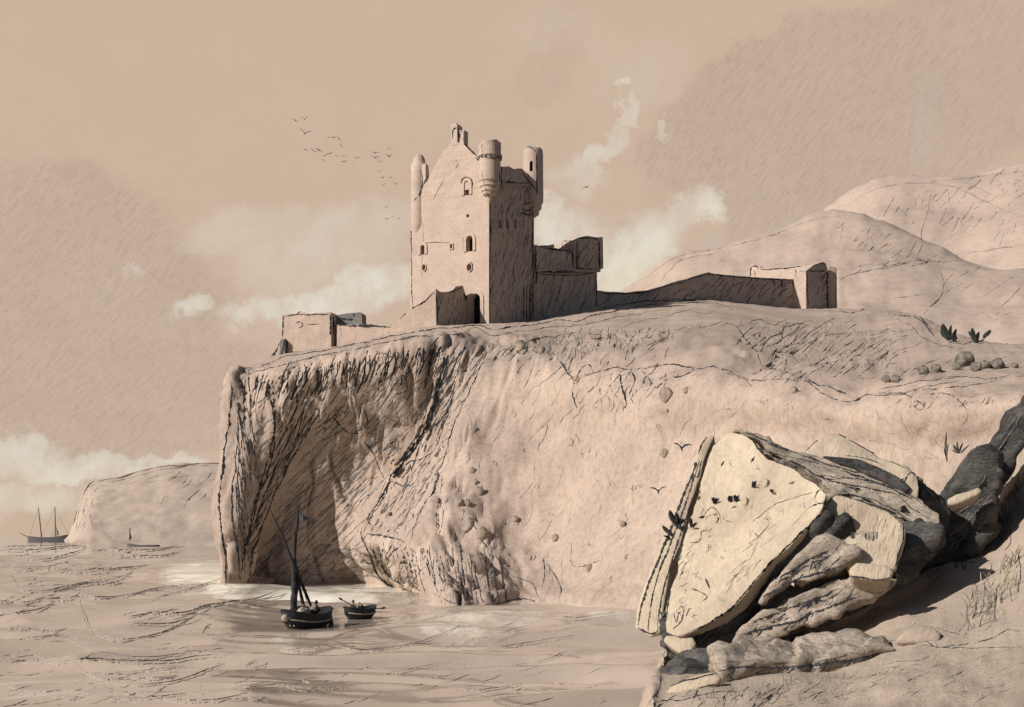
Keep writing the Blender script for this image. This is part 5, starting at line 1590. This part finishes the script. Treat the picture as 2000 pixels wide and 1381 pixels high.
person((ste.x - .55, ste.y - .7, .5), math.radians(160), 'bareheaded figure leaning in the fishing boat beside the slanting spar', .95, .22, False)

# rowing boat
rc = P(703, 1205, 92.5)
rc.z = 0
rax = Vector((.66, .75, 0)).normalized()
row = empty('rowing_boat', tuple(rc), 'small dark rowing boat with two figures right of the fishing boat', 'boat')
hull_parts(row, rc, rax, 3.0, .78, -.3, .62, .22, M['wood'], M['wood'], .5, 2.4)
for k in (-.5, .3):
    q = rc + rax * k
    link_bm('thwart', box(q, Vector((-rax.y, rax.x, 0)), rax, 1.1, .2, .30, .35), M['wood_pale'], row)
pa = rc - rax * .55
person((pa.x, pa.y, .42), math.radians(150), 'figure with a round hat sitting near the left end of the rowing boat', .95, .1)
pb = rc + rax * .35
person((pb.x, pb.y, .40), math.radians(130), 'bent figure pulling an oar near the right end of the rowing boat', .95, .26, False, .42)
for a, b, lab in ((P(690, 1184, 92.0), P(662, 1168, 91.0), 'oar sticking up to the left of the rowing boat'), (P(716, 1192, 92.8), P(753, 1187, 94.5), 'oar reaching out to the right of the rowing boat')):
    o = empty('oar', tuple(a), lab, 'oar')
    d = b - a
    link_bm('shaft', tube_bm([a, a + d * .75], .035, 6), M['wood'], o)
    link_bm('blade', tube_bm([a + d * .75, a + d * .85, b], [.035, .09, .05], 6), M['wood'], o)

# far two-masted ship and far small sail
Ys = 1600
shp = P(95, 1056, Ys)
shp.z = 0
ship = empty('two_masted_ship', tuple(shp), 'far two-masted ship with bare masts on the horizon at the left', 'ship')
NSH = 24
v, f = [], []
for i in range(NSH + 1):
    t = i / NSH
    x = lerp(54, 138, t)
    top = 1050 - 4.0 * max(0, (t - .55) / .45) ** 1.5 * 1.6 - 2.2 * max(0, (.25 - t) / .25) - .8
    zt_ = H + (HZ - top) / F * Ys
    b = 6 * (1 - abs(2 * t - 1) ** 3) ** .6 + .1
    rake = (2 if i == NSH else 0)
    for side, z in ((-1, 0.0), (-1, zt_), (1, zt_), (1, 0.0)):
        q = P(x - (rake if z == 0 else 0), 1056, Ys)
        v.append(Vector((q.x, Ys + side * b, z if z else -1.5)))
for i in range(NSH):
    a = i * 4
    for k in range(3):
        f.append((a + k, a + 4 + k, a + 5 + k, a + 1 + k))
f += [(0, 1, 2, 3), (NSH * 4 + 3, NSH * 4 + 2, NSH * 4 + 1, NSH * 4)]
M['ship'] = flat_mat('distant grey hull', (.12, .11, .115))
M['ship_sail'] = flat_mat('distant pale sail', (.5, .44, .36))
link('hull', v, f, M['ship'], ship)
for pts in ([(81, 1050), (79, 1030), (77, 1010), (75, 991)], [(109, 1048), (108, 1025), (107.5, 1005), (107, 989)]):
    link_bm('mast', tube_bm([P(x, y, Ys) for x, y in pts], [.8, .75, .65, .4]), M['ship'], ship)
link_bm('bowsprit', tube_bm([P(56, 1049, Ys), P(46, 1045, Ys), P(38, 1040, Ys)], [.7, .6, .35]), M['ship'], ship)
for pts in ([(107, 1032), (97, 1048), (110, 1048)], [(110, 1030), (112, 1046), (117, 1046)]):
    link_bm('sail', prism([P(x, y, Ys + 1) for x, y in pts], Vector((0, .4, 0))), M['ship_sail'], ship)
for pts in ([(75, 993), (58, 1047)], [(107, 992), (134, 1044)], [(107, 993), (82, 1046)]):
    link_bm('stay', tube_bm([P(x, y, Ys) for x, y in pts], .16, 4), M['ship'], ship)
Y2 = 850
sb = P(268, 1056, Y2)
sb.z = 0
far_boat = empty('distant_boat', tuple(sb), 'tiny distant boat with one short dark sail under the far headland', 'boat')
v, f = [], []
for i in range(13):
    t = i / 12
    x = lerp(248, 312, t)
    zt_ = .9 + 1.2 * max(0, (.3 - t) / .3)
    b = 3 * (1 - abs(2 * t - 1) ** 3) ** .6 + .1
    for side, z in ((-1, -1), (-1, zt_), (1, zt_), (1, -1)):
        v.append(Vector((P(x, 1056, Y2).x, Y2 + side * b, z)))
for i in range(12):
    a = i * 4
    for k in range(3):
        f.append((a + k, a + 4 + k, a + 5 + k, a + 1 + k))
f += [(0, 1, 2, 3), (51, 50, 49, 48)]
link('hull', v, f, M['ship'], far_boat)
link_bm('mast', tube_bm([P(253.5, 1056, Y2), P(253.5, 1031, Y2)], [.6, .4], 6), M['ship'], far_boat)
link_bm('sail', prism([P(252, 1053, Y2), P(253, 1035, Y2), P(257, 1052, Y2)], Vector((0, .4, 0))), M['ship'], far_boat)


# ------------------------------------------------------------------ BIRDS, PLANTS, STONES
def bird_mesh(span, dihedral, sweep=.25, chord=.2, body=.42):
    """bird seen from below: spindle body with tail, two tapering bent wings; x across, y forward"""
    bm = bmesh.new()
    h = span / 2
    k = span
    sp = [(-.5, .02), (-.42, .10), (-.2, .12), (.05, .16), (.3, .13), (.42, .08), (.5, .02)]
    rings = []
    for y, r in sp:
        rings.append([bm.verts.new((r * k * body * .8 * math.cos(a * math.pi / 3), y * k * body * 1.5, r * k * body * .7 * math.sin(a * math.pi / 3))) for a in range(6)])
    for a, b in zip(rings, rings[1:]):
        for i in range(6):
            bm.faces.new((a[i], a[(i + 1) % 6], b[(i + 1) % 6], b[i]))
    bm.faces.new(rings[0][::-1])
    bm.faces.new(rings[-1])
    for s in (-1, 1):
        st = [(0, .0, 1.0), (.35, .10, 1.1), (.7, .02, .75), (1.0, -sweep * .6, .12)]
        prev = None
        for t, yy, c in st:
            x = s * t * h
            z = t * h * math.tan(math.radians(dihedral)) + .05 * span * math.sin(t * math.pi)
            cc = c * chord * span
            ring = [bm.verts.new((x, yy * span + cc * .5, z)), bm.verts.new((x, yy * span, z + .035 * span * c)), bm.verts.new((x, yy * span - cc * .5, z)), bm.verts.new((x, yy * span, z - .01 * span))]
            if prev:
                for i in range(4):
                    bm.faces.new((prev[i], prev[(i + 1) % 4], ring[(i + 1) % 4], ring[i]))
            else:
                bm.faces.new(ring)
            prev = ring
        bm.faces.new(prev)
    bmesh.ops.recalc_face_normals(bm, faces=bm.faces)
    return bm


bird_me = {}
for key, dh in (('flat', 8), ('vee', 32), ('down', -14)):
    o = link_bm('bird', bird_mesh(1.0, dh), M['bird'])
    bird_me[key] = o.data
    bpy.data.objects.remove(o)


def bird(px, py, size, Y, kind, roll, label, group='birds flying round the castle', pitch=28, yaw=None):
    o = bpy.data.objects.new('bird', bird_me[kind])
    COL.objects.link(o)
    o.location = P(px, py, Y)
    sc_ = size / F * Y
    o.scale = (sc_, sc_, sc_)
    o.rotation_euler = (math.radians(pitch), math.radians(-roll), math.radians(yaw if yaw is not None else random.uniform(-25, 25)))
    return tag(o, label, 'bird', group)


random.seed(3)
FL = 'tiny dark bird in the loose flock flying left of the castle keep'
for (x, y, s, k, r) in [(577, 236, 11, 'flat', -30), (643, 269, 8, 'flat', -15), (652, 269, 9, 'flat', -18), (666, 285, 10, 'flat', -55), (596, 292, 9, 'down', -18),
                        (623, 294, 13, 'flat', -28), (632, 313, 7, 'flat', -15), (645, 300, 13, 'flat', 8), (659, 305, 8, 'flat', -5), (671, 306, 10, 'flat', -10), (673, 316, 12, 'flat', 4), (698, 309, 11, 'flat', 3), (689, 318, 5, 'flat', 50),
                        (733, 299, 13, 'flat', -4), (733, 308, 13, 'flat', 6), (760, 291, 8, 'flat', -20), (740, 317, 10, 'vee', -20), (740, 335, 7, 'flat', 15), (748, 347, 9, 'flat', 10), (763, 347, 9, 'flat', 0), (750, 361, 9, 'flat', 22), (755, 405, 8, 'flat', -8), (756, 428, 9, 'flat', -12), (768, 424, 6, 'flat', 0), (779, 427, 6, 'flat', 20)]:
    bird(x, y, s * 1.3, 150 + random.uniform(-15, 15), k, r, FL)
bird(595, 233, 18, 140, 'vee', 8, 'topmost V-winged bird of the flock far left of the keep')
bird(595, 261, 24, 138, 'vee', -8, 'largest wide-winged dark bird at the upper left of the flock')
bird(662, 272, 15, 145, 'flat', -48, 'dark bird banking steeply in the middle top of the flock')
bird(612, 295, 17, 145, 'flat', -27, 'dark bird tilting down at the left end of the dense row of the flock')
bird(635, 304, 14, 145, 'flat', 15, 'dark bird overlapping its neighbour in the dense row of the flock')
bird(761, 306, 17, 150, 'vee', 5, 'bird with raised wings nearest the left turret of the keep')
bird(771, 360, 13, 150, 'vee', -12, 'bird with raised wings just left of the keep wall')
bird(1145, 366, 16, 150, 'flat', 18, 'dark bird gliding against the white cloud right of the keep')
bird(1169, 363, 6, 155, 'flat', 40, 'speck of a bird just beyond the gliding one right of the keep')
bird(1066, 391, 8, 150, 'flat', -30, 'small bird close to the shaded right side of the keep')
bird(1331, 876, 38, 60, 'vee', -4, 'dark gull with raised wings just above and left of the big boulder', 'gulls in front of the cliff', 32, 8)
bird(1286, 960, 34, 60, 'vee', 3, 'dark gull with spread wings lower left of the big boulder', 'gulls in front of the cliff', 26, -12)


# ---- stones
def stone(px, py, r, bvh, label, mat, cat='stone', name='stone', group=None, squash=(1, 1, .9), fallbackY=100, sink=.3, seed=0):
    co, no = cast(bvh, px, py)
    if co is None:
        co, no = P(px, py, fallbackY), Vector((0, -1, 0))
    rad = r / F * co.y
    bm = bmesh.new()
    bmesh.ops.create_icosphere(bm, subdivisions=3, radius=1)
    for v in bm.verts:
        q = v.co.copy()
        k = 1 + .28 * noise.noise(q * 1.3 + Vector((seed, seed * 2, 0))) + .10 * noise.noise(q * 4 + Vector((seed, 1, 0)))
        v.co = Vector((q.x * squash[0], q.y * squash[1], q.z * squash[2])) * rad * k
    o = link_bm(name, bm, mat, None, True)
    o.location = co + no * rad * (.9 - sink * 2)
    tag(o, label, cat, group)
    L = Lines()
    pts = []
    B = bvh_of([o])
    for t in range(25):
        a = t * 2 * math.pi / 24
        pts.append((px + r * .93 * squash[0] * math.cos(a), py + r * .93 * squash[2] * math.sin(a)))
    return o


M['boulder_dark'] = stone_mat('dark lichen boulder', (.09, .085, .08), (.34, .28, .23), 1.6, 7, .6, speck=.3)
PATH = [(1731, 745, 9, 'left stone of the small pair at the lower left end of the path boulders'), (1751, 745, 9, 'right stone of the small pair at the lower left end of the path boulders'),
        (1804, 730, 11, 'rounder left stone of the middle pair beside the path'), (1826, 726, 11, 'tilted right stone of the middle pair beside the path'),
        (1866, 722, 9, 'small stone tucked left of the largest path boulder'), (1884, 714, 19, 'largest round boulder beside the path on the hillside'), (1907, 723, 11, 'medium boulder touching the right of the largest path boulder'),
        (1923, 720, 11, 'narrow boulder between its two neighbours beside the path'), (1945, 721, 15, 'second largest boulder near the right end of the path row'), (1981, 718, 7, 'last small stone at the right end of the path row')]
for i, (x, y, r, lab) in enumerate(PATH):
    stone(x, y, r, B_head, lab, M['boulder_dark'], 'boulder', 'path_boulder', 'boulders beside the hillside path', seed=i * 3.1, sink=.2)
CL = [(912, 984, 9, 'small stone at the left of the cluster on the lit cliff face'), (935, 962, 12, 'round stone above the cluster on the lit cliff face'), (896, 985, 12, 'dark angular stone at the left edge of the lit cliff face'), (922, 921, 8, 'small stone high on the left of the lit cliff face'),
      (1006, 1016, 9, 'oval stone right of the cluster on the lit cliff face'), (917, 1031, 15, 'long slanting stone above the fluted foot of the buttress'), (942, 1042, 14, 'pointed stone above the fluted foot of the buttress'), (1086, 1052, 9, 'lone round stone low on the lit cliff face'),
      (1297, 886, 10, 'round stone beside the upper gull'), (1303, 775, 17, 'tall stone hanging below the broken rim of the cliff'), (1341, 763, 8, 'small stone right of the tall one below the rim'), (1017, 682, 13, 'pointed block standing on the broken rim of the cliff'),
      (959, 686, 9, 'leaning block at the left of the broken rim'), (1551, 766, 10, 'flat stone on the slope above the big boulder'), (1216, 1024, 7, 'little stone on the cliff left of the big boulder'), (928, 943, 7, 'tiny stone above the round one on the lit cliff face'), (1152, 1110, 8, 'stone near the foot of the cliff')]
M['cliff_stone'] = stone_mat('cliff stone', (.20, .17, .14), (.46, .37, .29), .8, 5, .6, speck=.3)
for i, (x, y, r, lab) in enumerate(CL):
    stone(x, y, r * .85, B_head, lab, M['cliff_stone'], 'stone', 'cliff_stone', 'stones on the cliff face', (1, .8, 1.15), seed=i * 2.3, sink=.36)


# ---- plants
def leaf_bm(base, tip, wid, side, thick=.3):
    """one thick oval leaf from base to tip"""
    d = tip - base
    n = d.cross(side).normalized()
    s = side.normalized()
    bm = bmesh.new()
    rings = []
    for t in (0.02, .15, .35, .6, .82, .98):
        w_ = wid * max(.10, math.sin(math.pi * min(.97, t * .92 + .06)) ** .7)
        c = base + d * t + n * (.12 * d.length * math.sin(t * math.pi))
        rings.append([bm.verts.new(c + s * (w_ * math.cos(a * math.pi / 4)) + n * (w_ * thick * math.sin(a * math.pi / 4))) for a in range(8)])
    for a, b in zip(rings, rings[1:]):
        for i in range(8):
            bm.faces.new((a[i], a[(i + 1) % 8], b[(i + 1) % 8], b[i]))
    bm.faces.new(rings[0][::-1])
    bm.faces.new(rings[-1])
    bmesh.ops.recalc_face_normals(bm, faces=bm.faces)
    return bm


def plant(name, label, leaves, Y, mat=None, cat='plant', group=None, bvh=None, root_px=None, wk=1.0):
    if bvh is not None:
        co, no = cast(bvh, *root_px)
        if co is not None:
            Y = co.y - .06
    root = empty(name, tuple(P(root_px[0], root_px[1], Y)), label, cat, group)
    for i, (x0, y0, x1, y1, w_) in enumerate(leaves):
        dy = .004 * Y * math.sin(i * 2.4)
        b, t = P(x0, y0, Y), P(x1, y1, Y + dy - .05)
        link_bm('leaf', leaf_bm(b, t, w_ * wk / F * Y * .5, Vector((1, .25 * math.sin(i), .1))), mat or M['leaf'], root, True)
    return root


plant('leafy_plant', 'dark fleshy-leaved plant growing on the left edge of the big slab', [(1316, 1022, 1308, 996, 11), (1322, 1022, 1322, 1002, 13), (1330, 1024, 1338, 1014, 9), (1312, 1046, 1294, 1026, 11), (1308, 1052, 1296, 1046, 9), (1326, 1024, 1330, 1036, 9), (1318, 1028, 1328, 1012, 11)], 21.4, root_px=(1322, 1030), bvh=B_rock['left_flake'])
plant('leafy_plant', 'small dark hooked sprout on the face of the slab right of the leafy plant', [(1351, 1030, 1348, 1010, 8), (1351, 1030, 1361, 1019, 6), (1350, 1031, 1354, 1024, 7)], 21.4, root_px=(1351, 1028), bvh=B_rock['slab'])
for i, (x, y, s, lab) in enumerate([(1397, 980, 9, 'leftmost dark tuft on the face of the big slab'), (1426, 976, 9, 'dark tuft left of centre on the face of the big slab'), (1440, 975, 10, 'dark square tuft in the middle of the face of the big slab'), (1472, 948, 9, 'narrow upright dark tuft high on the face of the big slab'), (1508, 960, 5, 'smallest dark tuft at the right of the slab face')]):
    random.seed(40 + i)
    plant('rock_tuft', lab, [(x + random.uniform(-.4, .4) * s, y + s * .5, x + random.uniform(-.8, .8) * s, y - s * random.uniform(.5, 1.1), s * .6) for _ in range(6)], 21.4, root_px=(x, y), bvh=B_rock['slab'], group='tufts on the big slab')
for i, (x, y, r, lab) in enumerate([(1457, 982, 8, 'small pale stone caught on the slab face below the middle tuft'), (1497, 946, 8, 'small pale stone caught on the slab face right of the narrow tuft'), (1400, 1016, 6, 'small stone caught on the slab face above the leafy sprout')]):
    stone(x, y, r, B_rock['slab'], lab, M['pale'], 'stone', 'slab_stone', 'stones caught on the big slab', (.8, .8, 1.2), seed=i + .5)
plant('shrub', 'dark bush of upright lobed leaves at the left on the hillside skyline', [(1852, 664, 1841, 632, 15), (1856, 665, 1858, 634, 9), (1862, 666, 1868, 642, 10), (1850, 662, 1838, 644, 10), (1864, 667, 1866, 655, 10), (1858, 664, 1850, 646, 9)], 140, root_px=(1858, 668), bvh=B_head, group='bushes on the hillside skyline')
plant('shrub', 'dark forked bush with a drooping side branch at the right on the hillside skyline', [(1904, 668, 1899, 640, 11), (1904, 662, 1892, 646, 7), (1907, 670, 1912, 648, 11), (1906, 671, 1926, 658, 6), (1922, 660, 1934, 644, 13), (1906, 672, 1908, 660, 9)], 140, root_px=(1906, 670), bvh=B_head, group='bushes on the hillside skyline')


def blades(L, bvh, poly, n, ln, w, lean=.35, down=False):
    xs = [p[0] for p in poly]
    ys = [p[1] for p in poly]
    k = 0
    while k < n:
        x, y = random.uniform(min(xs), max(xs)), random.uniform(min(ys), max(ys))
        c = False
        j = len(poly) - 1
        for i in range(len(poly)):
            if (poly[i][1] > y) != (poly[j][1] > y) and x < (poly[j][0] - poly[i][0]) * (y - poly[i][1]) / (poly[j][1] - poly[i][1]) + poly[i][0]:
                c = not c
            j = i
        k += 1
        if not c:
            continue
        co, no = cast(bvh, x, y)
        if co is None:
            continue
        s = co.y / F
        l = random.uniform(.5, 1) * ln * s
        a = random.uniform(0, 6.28)
        lv = Vector((math.cos(a), math.sin(a) * .6, 0)) * lean * l
        up = ZV * (l if not down else -l * .8) + (no * l * .35 if down else Vector())
        pts = [co, co + up * .5 + lv * .3, co + up * .85 + lv, co + up + lv * 1.6]
        L.tube(pts, [w * s * .5, w * s * .55, w * s * .35, w * s * .1])


random.seed(77)
G1, G2 = Lines(), Lines()
blades(G1, B_bank, [(1880, 1190), (1935, 1120), (1985, 1090), (1985, 1170), (1940, 1215), (1890, 1235)], 80, 34, 2.0)
blades(G2, B_bank, [(1880, 1180), (1935, 1110), (1990, 1060), (1990, 1170), (1940, 1215), (1890, 1235)], 60, 30, 1.8)
blades(G1, B_bank, [(1860, 1085), (1915, 1075), (1915, 1092), (1862, 1100)], 60, 22, 2.0, down=True)
blades(G1, B_bank, [(1940, 1010), (1990, 940), (1995, 1000), (1955, 1060)], 40, 24, 1.8)
blades(G1, B_bank, [(1400, 1340), (1650, 1320), (1650, 1375), (1350, 1378)], 120, 16, 1.6)
blades(G2, B_bank, [(1600, 1230), (1800, 1200), (1990, 1260), (1990, 1378), (1650, 1378)], 110, 10, 1.2)
tag(link('grass', G1.v, G1.f, M['grass']), 'dark dry grass growing in tufts on the near bank', 'grass', None, 'stuff')
tag(link('pale_grass', G2.v, G2.f, M['grass_pale']), 'pale yellowish grass growing on the near bank', 'grass', None, 'stuff')
G3 = Lines()
blades(G3, B_head, [(1700, 768), (1800, 760), (1998, 752), (1998, 782), (1880, 786), (1800, 790)], 220, 26, 1.8, .3, True)
blades(G3, B_head, [(1100, 715), (1400, 715), (1400, 730), (1120, 745)], 160, 18, 1.6, .5, True)
blades(G3, B_head, [(960, 675), (1200, 650), (1380, 640), (1380, 660), (1200, 690), (980, 700)], 300, 10, 1.5, .6)
blades(G3, B_head, [(1440, 630), (1620, 630), (1760, 670), (1720, 720), (1560, 720), (1490, 700)], 260, 9, 1.4, .6)
tag(link('hillside_grass', G3.v, G3.f, M['grass']), 'rough grass hanging over the rim and patching the hillside', 'grass', None, 'stuff')
plant('thistle', 'single tall spiky dark plant on the edge of the dark shade ridge', [(1850, 904, 1849, 842, 5), (1850, 890, 1853, 866, 4), (1851, 898, 1845, 874, 4)], 26, root_px=(1850, 902), bvh=B_rock['bank_shade_ridge'], mat=M['grass'])
plant('thistle', 'low bunched spiky plant on the dark shade ridge', [(1872, 886, 1862, 868, 6), (1873, 886, 1870, 862, 6), (1874, 886, 1882, 864, 5), (1872, 886, 1860, 878, 5), (1876, 886, 1894, 868, 5)], 26, root_px=(1874, 884), bvh=B_rock['bank_shade_ridge'], mat=M['grass'])



# ------------------------------------------------------------------ LIGHT, SKY, CAMERA
SUN_TO = Vector((-.862 * math.cos(math.radians(31)), -.507 * math.cos(math.radians(31)), math.sin(math.radians(31))))
sd = bpy.data.lights.new('sun', 'SUN')
sd.energy = 5.0
sd.angle = math.radians(.5)
sd.color = (1, .94, .87)
so = bpy.data.objects.new('sun', sd)
so.rotation_euler = (-SUN_TO).to_track_quat('-Z', 'Y').to_euler()
so.location = (-60, -40, 80)
COL.objects.link(so)

wd = bpy.data.worlds.new('World')
SC.world = wd
wd.use_nodes = True
nt = wd.node_tree
N, L_ = nt.nodes, nt.links
N.clear()
outn = N.new('ShaderNodeOutputWorld')
bg = N.new('ShaderNodeBackground')
L_.new(bg.outputs[0], outn.inputs['Surface'])


def mth(op, a, b=None, c=None, clamp=False):
    n = N.new('ShaderNodeMath')
    n.operation = op
    n.use_clamp = clamp
    for i, x in enumerate((a, b, c)):
        if x is None:
            continue
        if isinstance(x, (int, float)):
            n.inputs[i].default_value = x
        else:
            L_.new(x, n.inputs[i])
    return n.outputs[0]


def sstep(x, a, b):
    n = N.new('ShaderNodeMapRange')
    n.interpolation_type = 'SMOOTHSTEP'
    L_.new(x, n.inputs[0])
    n.inputs[1].default_value = a
    n.inputs[2].default_value = b
    return n.outputs[0]


def mixc(f, a, b, mode='MIX'):
    n = N.new('ShaderNodeMix')
    n.data_type = 'RGBA'
    n.blend_type = mode
    if isinstance(f, (int, float)):
        n.inputs['Factor'].default_value = f
    else:
        L_.new(f, n.inputs['Factor'])
    for s, x in (('A', a), ('B', b)):
        if isinstance(x, tuple):
            n.inputs[s].default_value = (*x, 1)
        else:
            L_.new(x, n.inputs[s])
    return n.outputs['Result']


sky = N.new('ShaderNodeTexSky')
sky.sky_type = 'NISHITA'
sky.sun_disc = False
sky.sun_elevation = math.radians(31)
sky.sun_rotation = math.atan2(SUN_TO.x, SUN_TO.y)
skc = N.new('ShaderNodeVectorMath')
skc.operation = 'SCALE'
L_.new(sky.outputs[0], skc.inputs[0])
skc.inputs['Scale'].default_value = .05
tc = N.new('ShaderNodeTexCoord')
sx = N.new('ShaderNodeSeparateXYZ')
L_.new(tc.outputs['Generated'], sx.inputs[0])
dx, dy, dz = sx.outputs
az = mth('ARCTAN2', dx, dy)            # azimuth and elevation of the sky direction
el = mth('ARCSINE', dz)
cmb = N.new('ShaderNodeCombineXYZ')
L_.new(az, cmb.inputs[0])
L_.new(el, cmb.inputs[1])


def nz(scale, detail=6, rough=.6, rot=0, sc=(1, 1, 1), off=0):
    mp = N.new('ShaderNodeMapping')
    mp.inputs['Rotation'].default_value = (0, 0, math.radians(rot))
    mp.inputs['Location'].default_value = (off, off * .7, off)
    L_.new(cmb.outputs[0], mp.inputs['Vector'])
    m2 = N.new('ShaderNodeMapping')
    m2.inputs['Scale'].default_value = sc
    L_.new(mp.outputs[0], m2.inputs['Vector'])
    mp = m2
    n = N.new('ShaderNodeTexNoise')
    n.inputs['Scale'].default_value = scale
    n.inputs['Detail'].default_value = detail
    n.inputs['Roughness'].default_value = rough
    L_.new(mp.outputs[0], n.inputs['Vector'])
    return n.outputs['Fac']


w1, w2 = nz(13, 8, .68, 0, (1, 1, 1), 3), nz(13, 8, .68, 0, (1, 1, 1), 11)
azw = mth('ADD', az, mth('MULTIPLY', mth('SUBTRACT', w1, .5), .085))
elw = mth('ADD', el, mth('MULTIPLY', mth('SUBTRACT', w2, .5), .085))


def blob(px, py, rx, ry, st, tilt=0, soft=.0):
    a0, e0 = math.atan((px - CX) / F), math.atan((HZ - py) / F)
    ct, sn = math.cos(math.radians(tilt)), math.sin(math.radians(tilt))
    du = mth('SUBTRACT', azw, a0)
    dv = mth('SUBTRACT', elw, e0)
    p = mth('MULTIPLY', mth('ADD', mth('MULTIPLY', du, ct), mth('MULTIPLY', dv, sn)), F / rx)
    q = mth('MULTIPLY', mth('SUBTRACT', mth('MULTIPLY', dv, ct), mth('MULTIPLY', du, sn)), F / ry)
    r2 = mth('ADD', mth('MULTIPLY', p, p), mth('MULTIPLY', q, q))
    return mth('MULTIPLY', sstep(r2, 1.0, soft), st)


def union(bs):
    o = bs[0]
    for b in bs[1:]:
        o = mth('MAXIMUM', o, b)
    return o


white = union([blob(*b) for b in [
    (735, 560, 130, 62, .95, 14), (610, 598, 150, 50, .95, 6), (500, 606, 80, 38, .8), (380, 606, 50, 26, .75), (640, 480, 240, 90, .40, 20), (255, 552, 16, 18, .55), (520, 470, 200, 60, .30),
    (1085, 450, 70, 70, .95), (1130, 480, 100, 90, .6), (1240, 500, 120, 75, 1.0, 30), (1370, 425, 62, 46, .95), (1185, 545, 80, 60, .9), (1300, 450, 120, 50, .7, 35),
    (1300, 243, 17, 24, .75), (1213, 158, 14, 16, .7), (1225, 230, 14, 60, .55, -10), (1165, 305, 90, 22, .6, 32), (1130, 350, 80, 40, .45),
    (60, 900, 120, 46, .75, -12), (160, 925, 150, 34, .85), (290, 925, 170, 20, .7, 5), (40, 985, 150, 50, .55), (1080, 60, 160, 60, .12), (1240, 130, 140, 90, .15)]])
yellow = union([blob(*b) for b in [(1235, 530, 110, 60, .8, 25), (30, 960, 150, 60, .7), (1380, 420, 60, 40, .4)]])
blue = union([blob(*b) for b in [(1810, 270, 40, 80, .5, -8), (1480, 470, 160, 9, .8, 16), (1500, 400, 40, 20, .1)]])
darkL = union([blob(*b) for b in [(110, 650, 330, 280, .85, 20, .72), (300, 800, 260, 120, .75, 20, .7), (250, 560, 120, 110, .55, 0, .7)]])
darkR = union([blob(*b) for b in [(1560, 250, 330, 170, .9, 15, .72), (1880, 180, 300, 190, .75, 25, .7), (1600, 385, 220, 90, .8, 25, .6), (1080, 110, 70, 110, .3, -20, .8)]])
streak = nz(330, 3, .8, -48, (.26, 1, 1))
streak2 = nz(420, 2, .8, 0, (1, 1, 1), 5)
grain = nz(700, 2, .9, 0, (1, 1, 1), 9)
brk = nz(34, 6, .7, 20, (1, .6, 1), 7)
mott = nz(14, 6, .65, 0, (1, 1.4, 1), 21)
base = mixc(sstep(mott, .35, .66), (.600, .444, .326), (.628, .474, .362))
base = mixc(mth('MULTIPLY', sstep(el, .18, .42), .6), base, (.602, .452, .326))
dk = mth('MULTIPLY', union([darkL, darkR]), mth('ADD', .13, mth('MULTIPLY', mth('MULTIPLY', sstep(streak, .40, .68), sstep(streak2, .25, .6)), .36)))
base = mixc(dk, base, (.30, .245, .21))
base = mixc(mth('MULTIPLY', blue, .5), base, (.50, .46, .41))
wm = mth('MULTIPLY', white, mth('ADD', .5, mth('MULTIPLY', sstep(brk, .36, .60), .5)))
base = mixc(wm, base, (.775, .725, .615))
base = mixc(mth('MULTIPLY', mth('MULTIPLY', yellow, wm), .75), base, (.79, .715, .52))
base = mixc(mth('MULTIPLY', sstep(grain, .50, .72), .10), base, (.36, .29, .23))
front = mth('MULTIPLY', sstep(dy, .35, .82), sstep(el, .95, .5))
col = mixc(mth('MULTIPLY', front, .96), skc.outputs[0], base)
L_.new(col, bg.inputs['Color'])
bg.inputs['Strength'].default_value = .94

cam_d = bpy.data.cameras.new('camera')
cam_d.sensor_width = 36
cam_d.lens = 36 * F / 2000
cam_d.shift_x = 0
cam_d.shift_y = (HZ - 1381 / 2) / 2000
cam_d.clip_start = .1
cam_d.clip_end = 20000
cam = bpy.data.objects.new('camera', cam_d)
cam.location = CAMP
cam.rotation_euler = (math.radians(90), 0, 0)
COL.objects.link(cam)
SC.camera = cam
SC.view_settings.view_transform = 'Standard'
SC.view_settings.look = 'None'
SC.view_settings.gamma = 1
SC.view_settings.exposure = .12
SC.render.engine = 'CYCLES'
SC.cycles.max_bounces = 5
SC.cycles.diffuse_bounces = 3
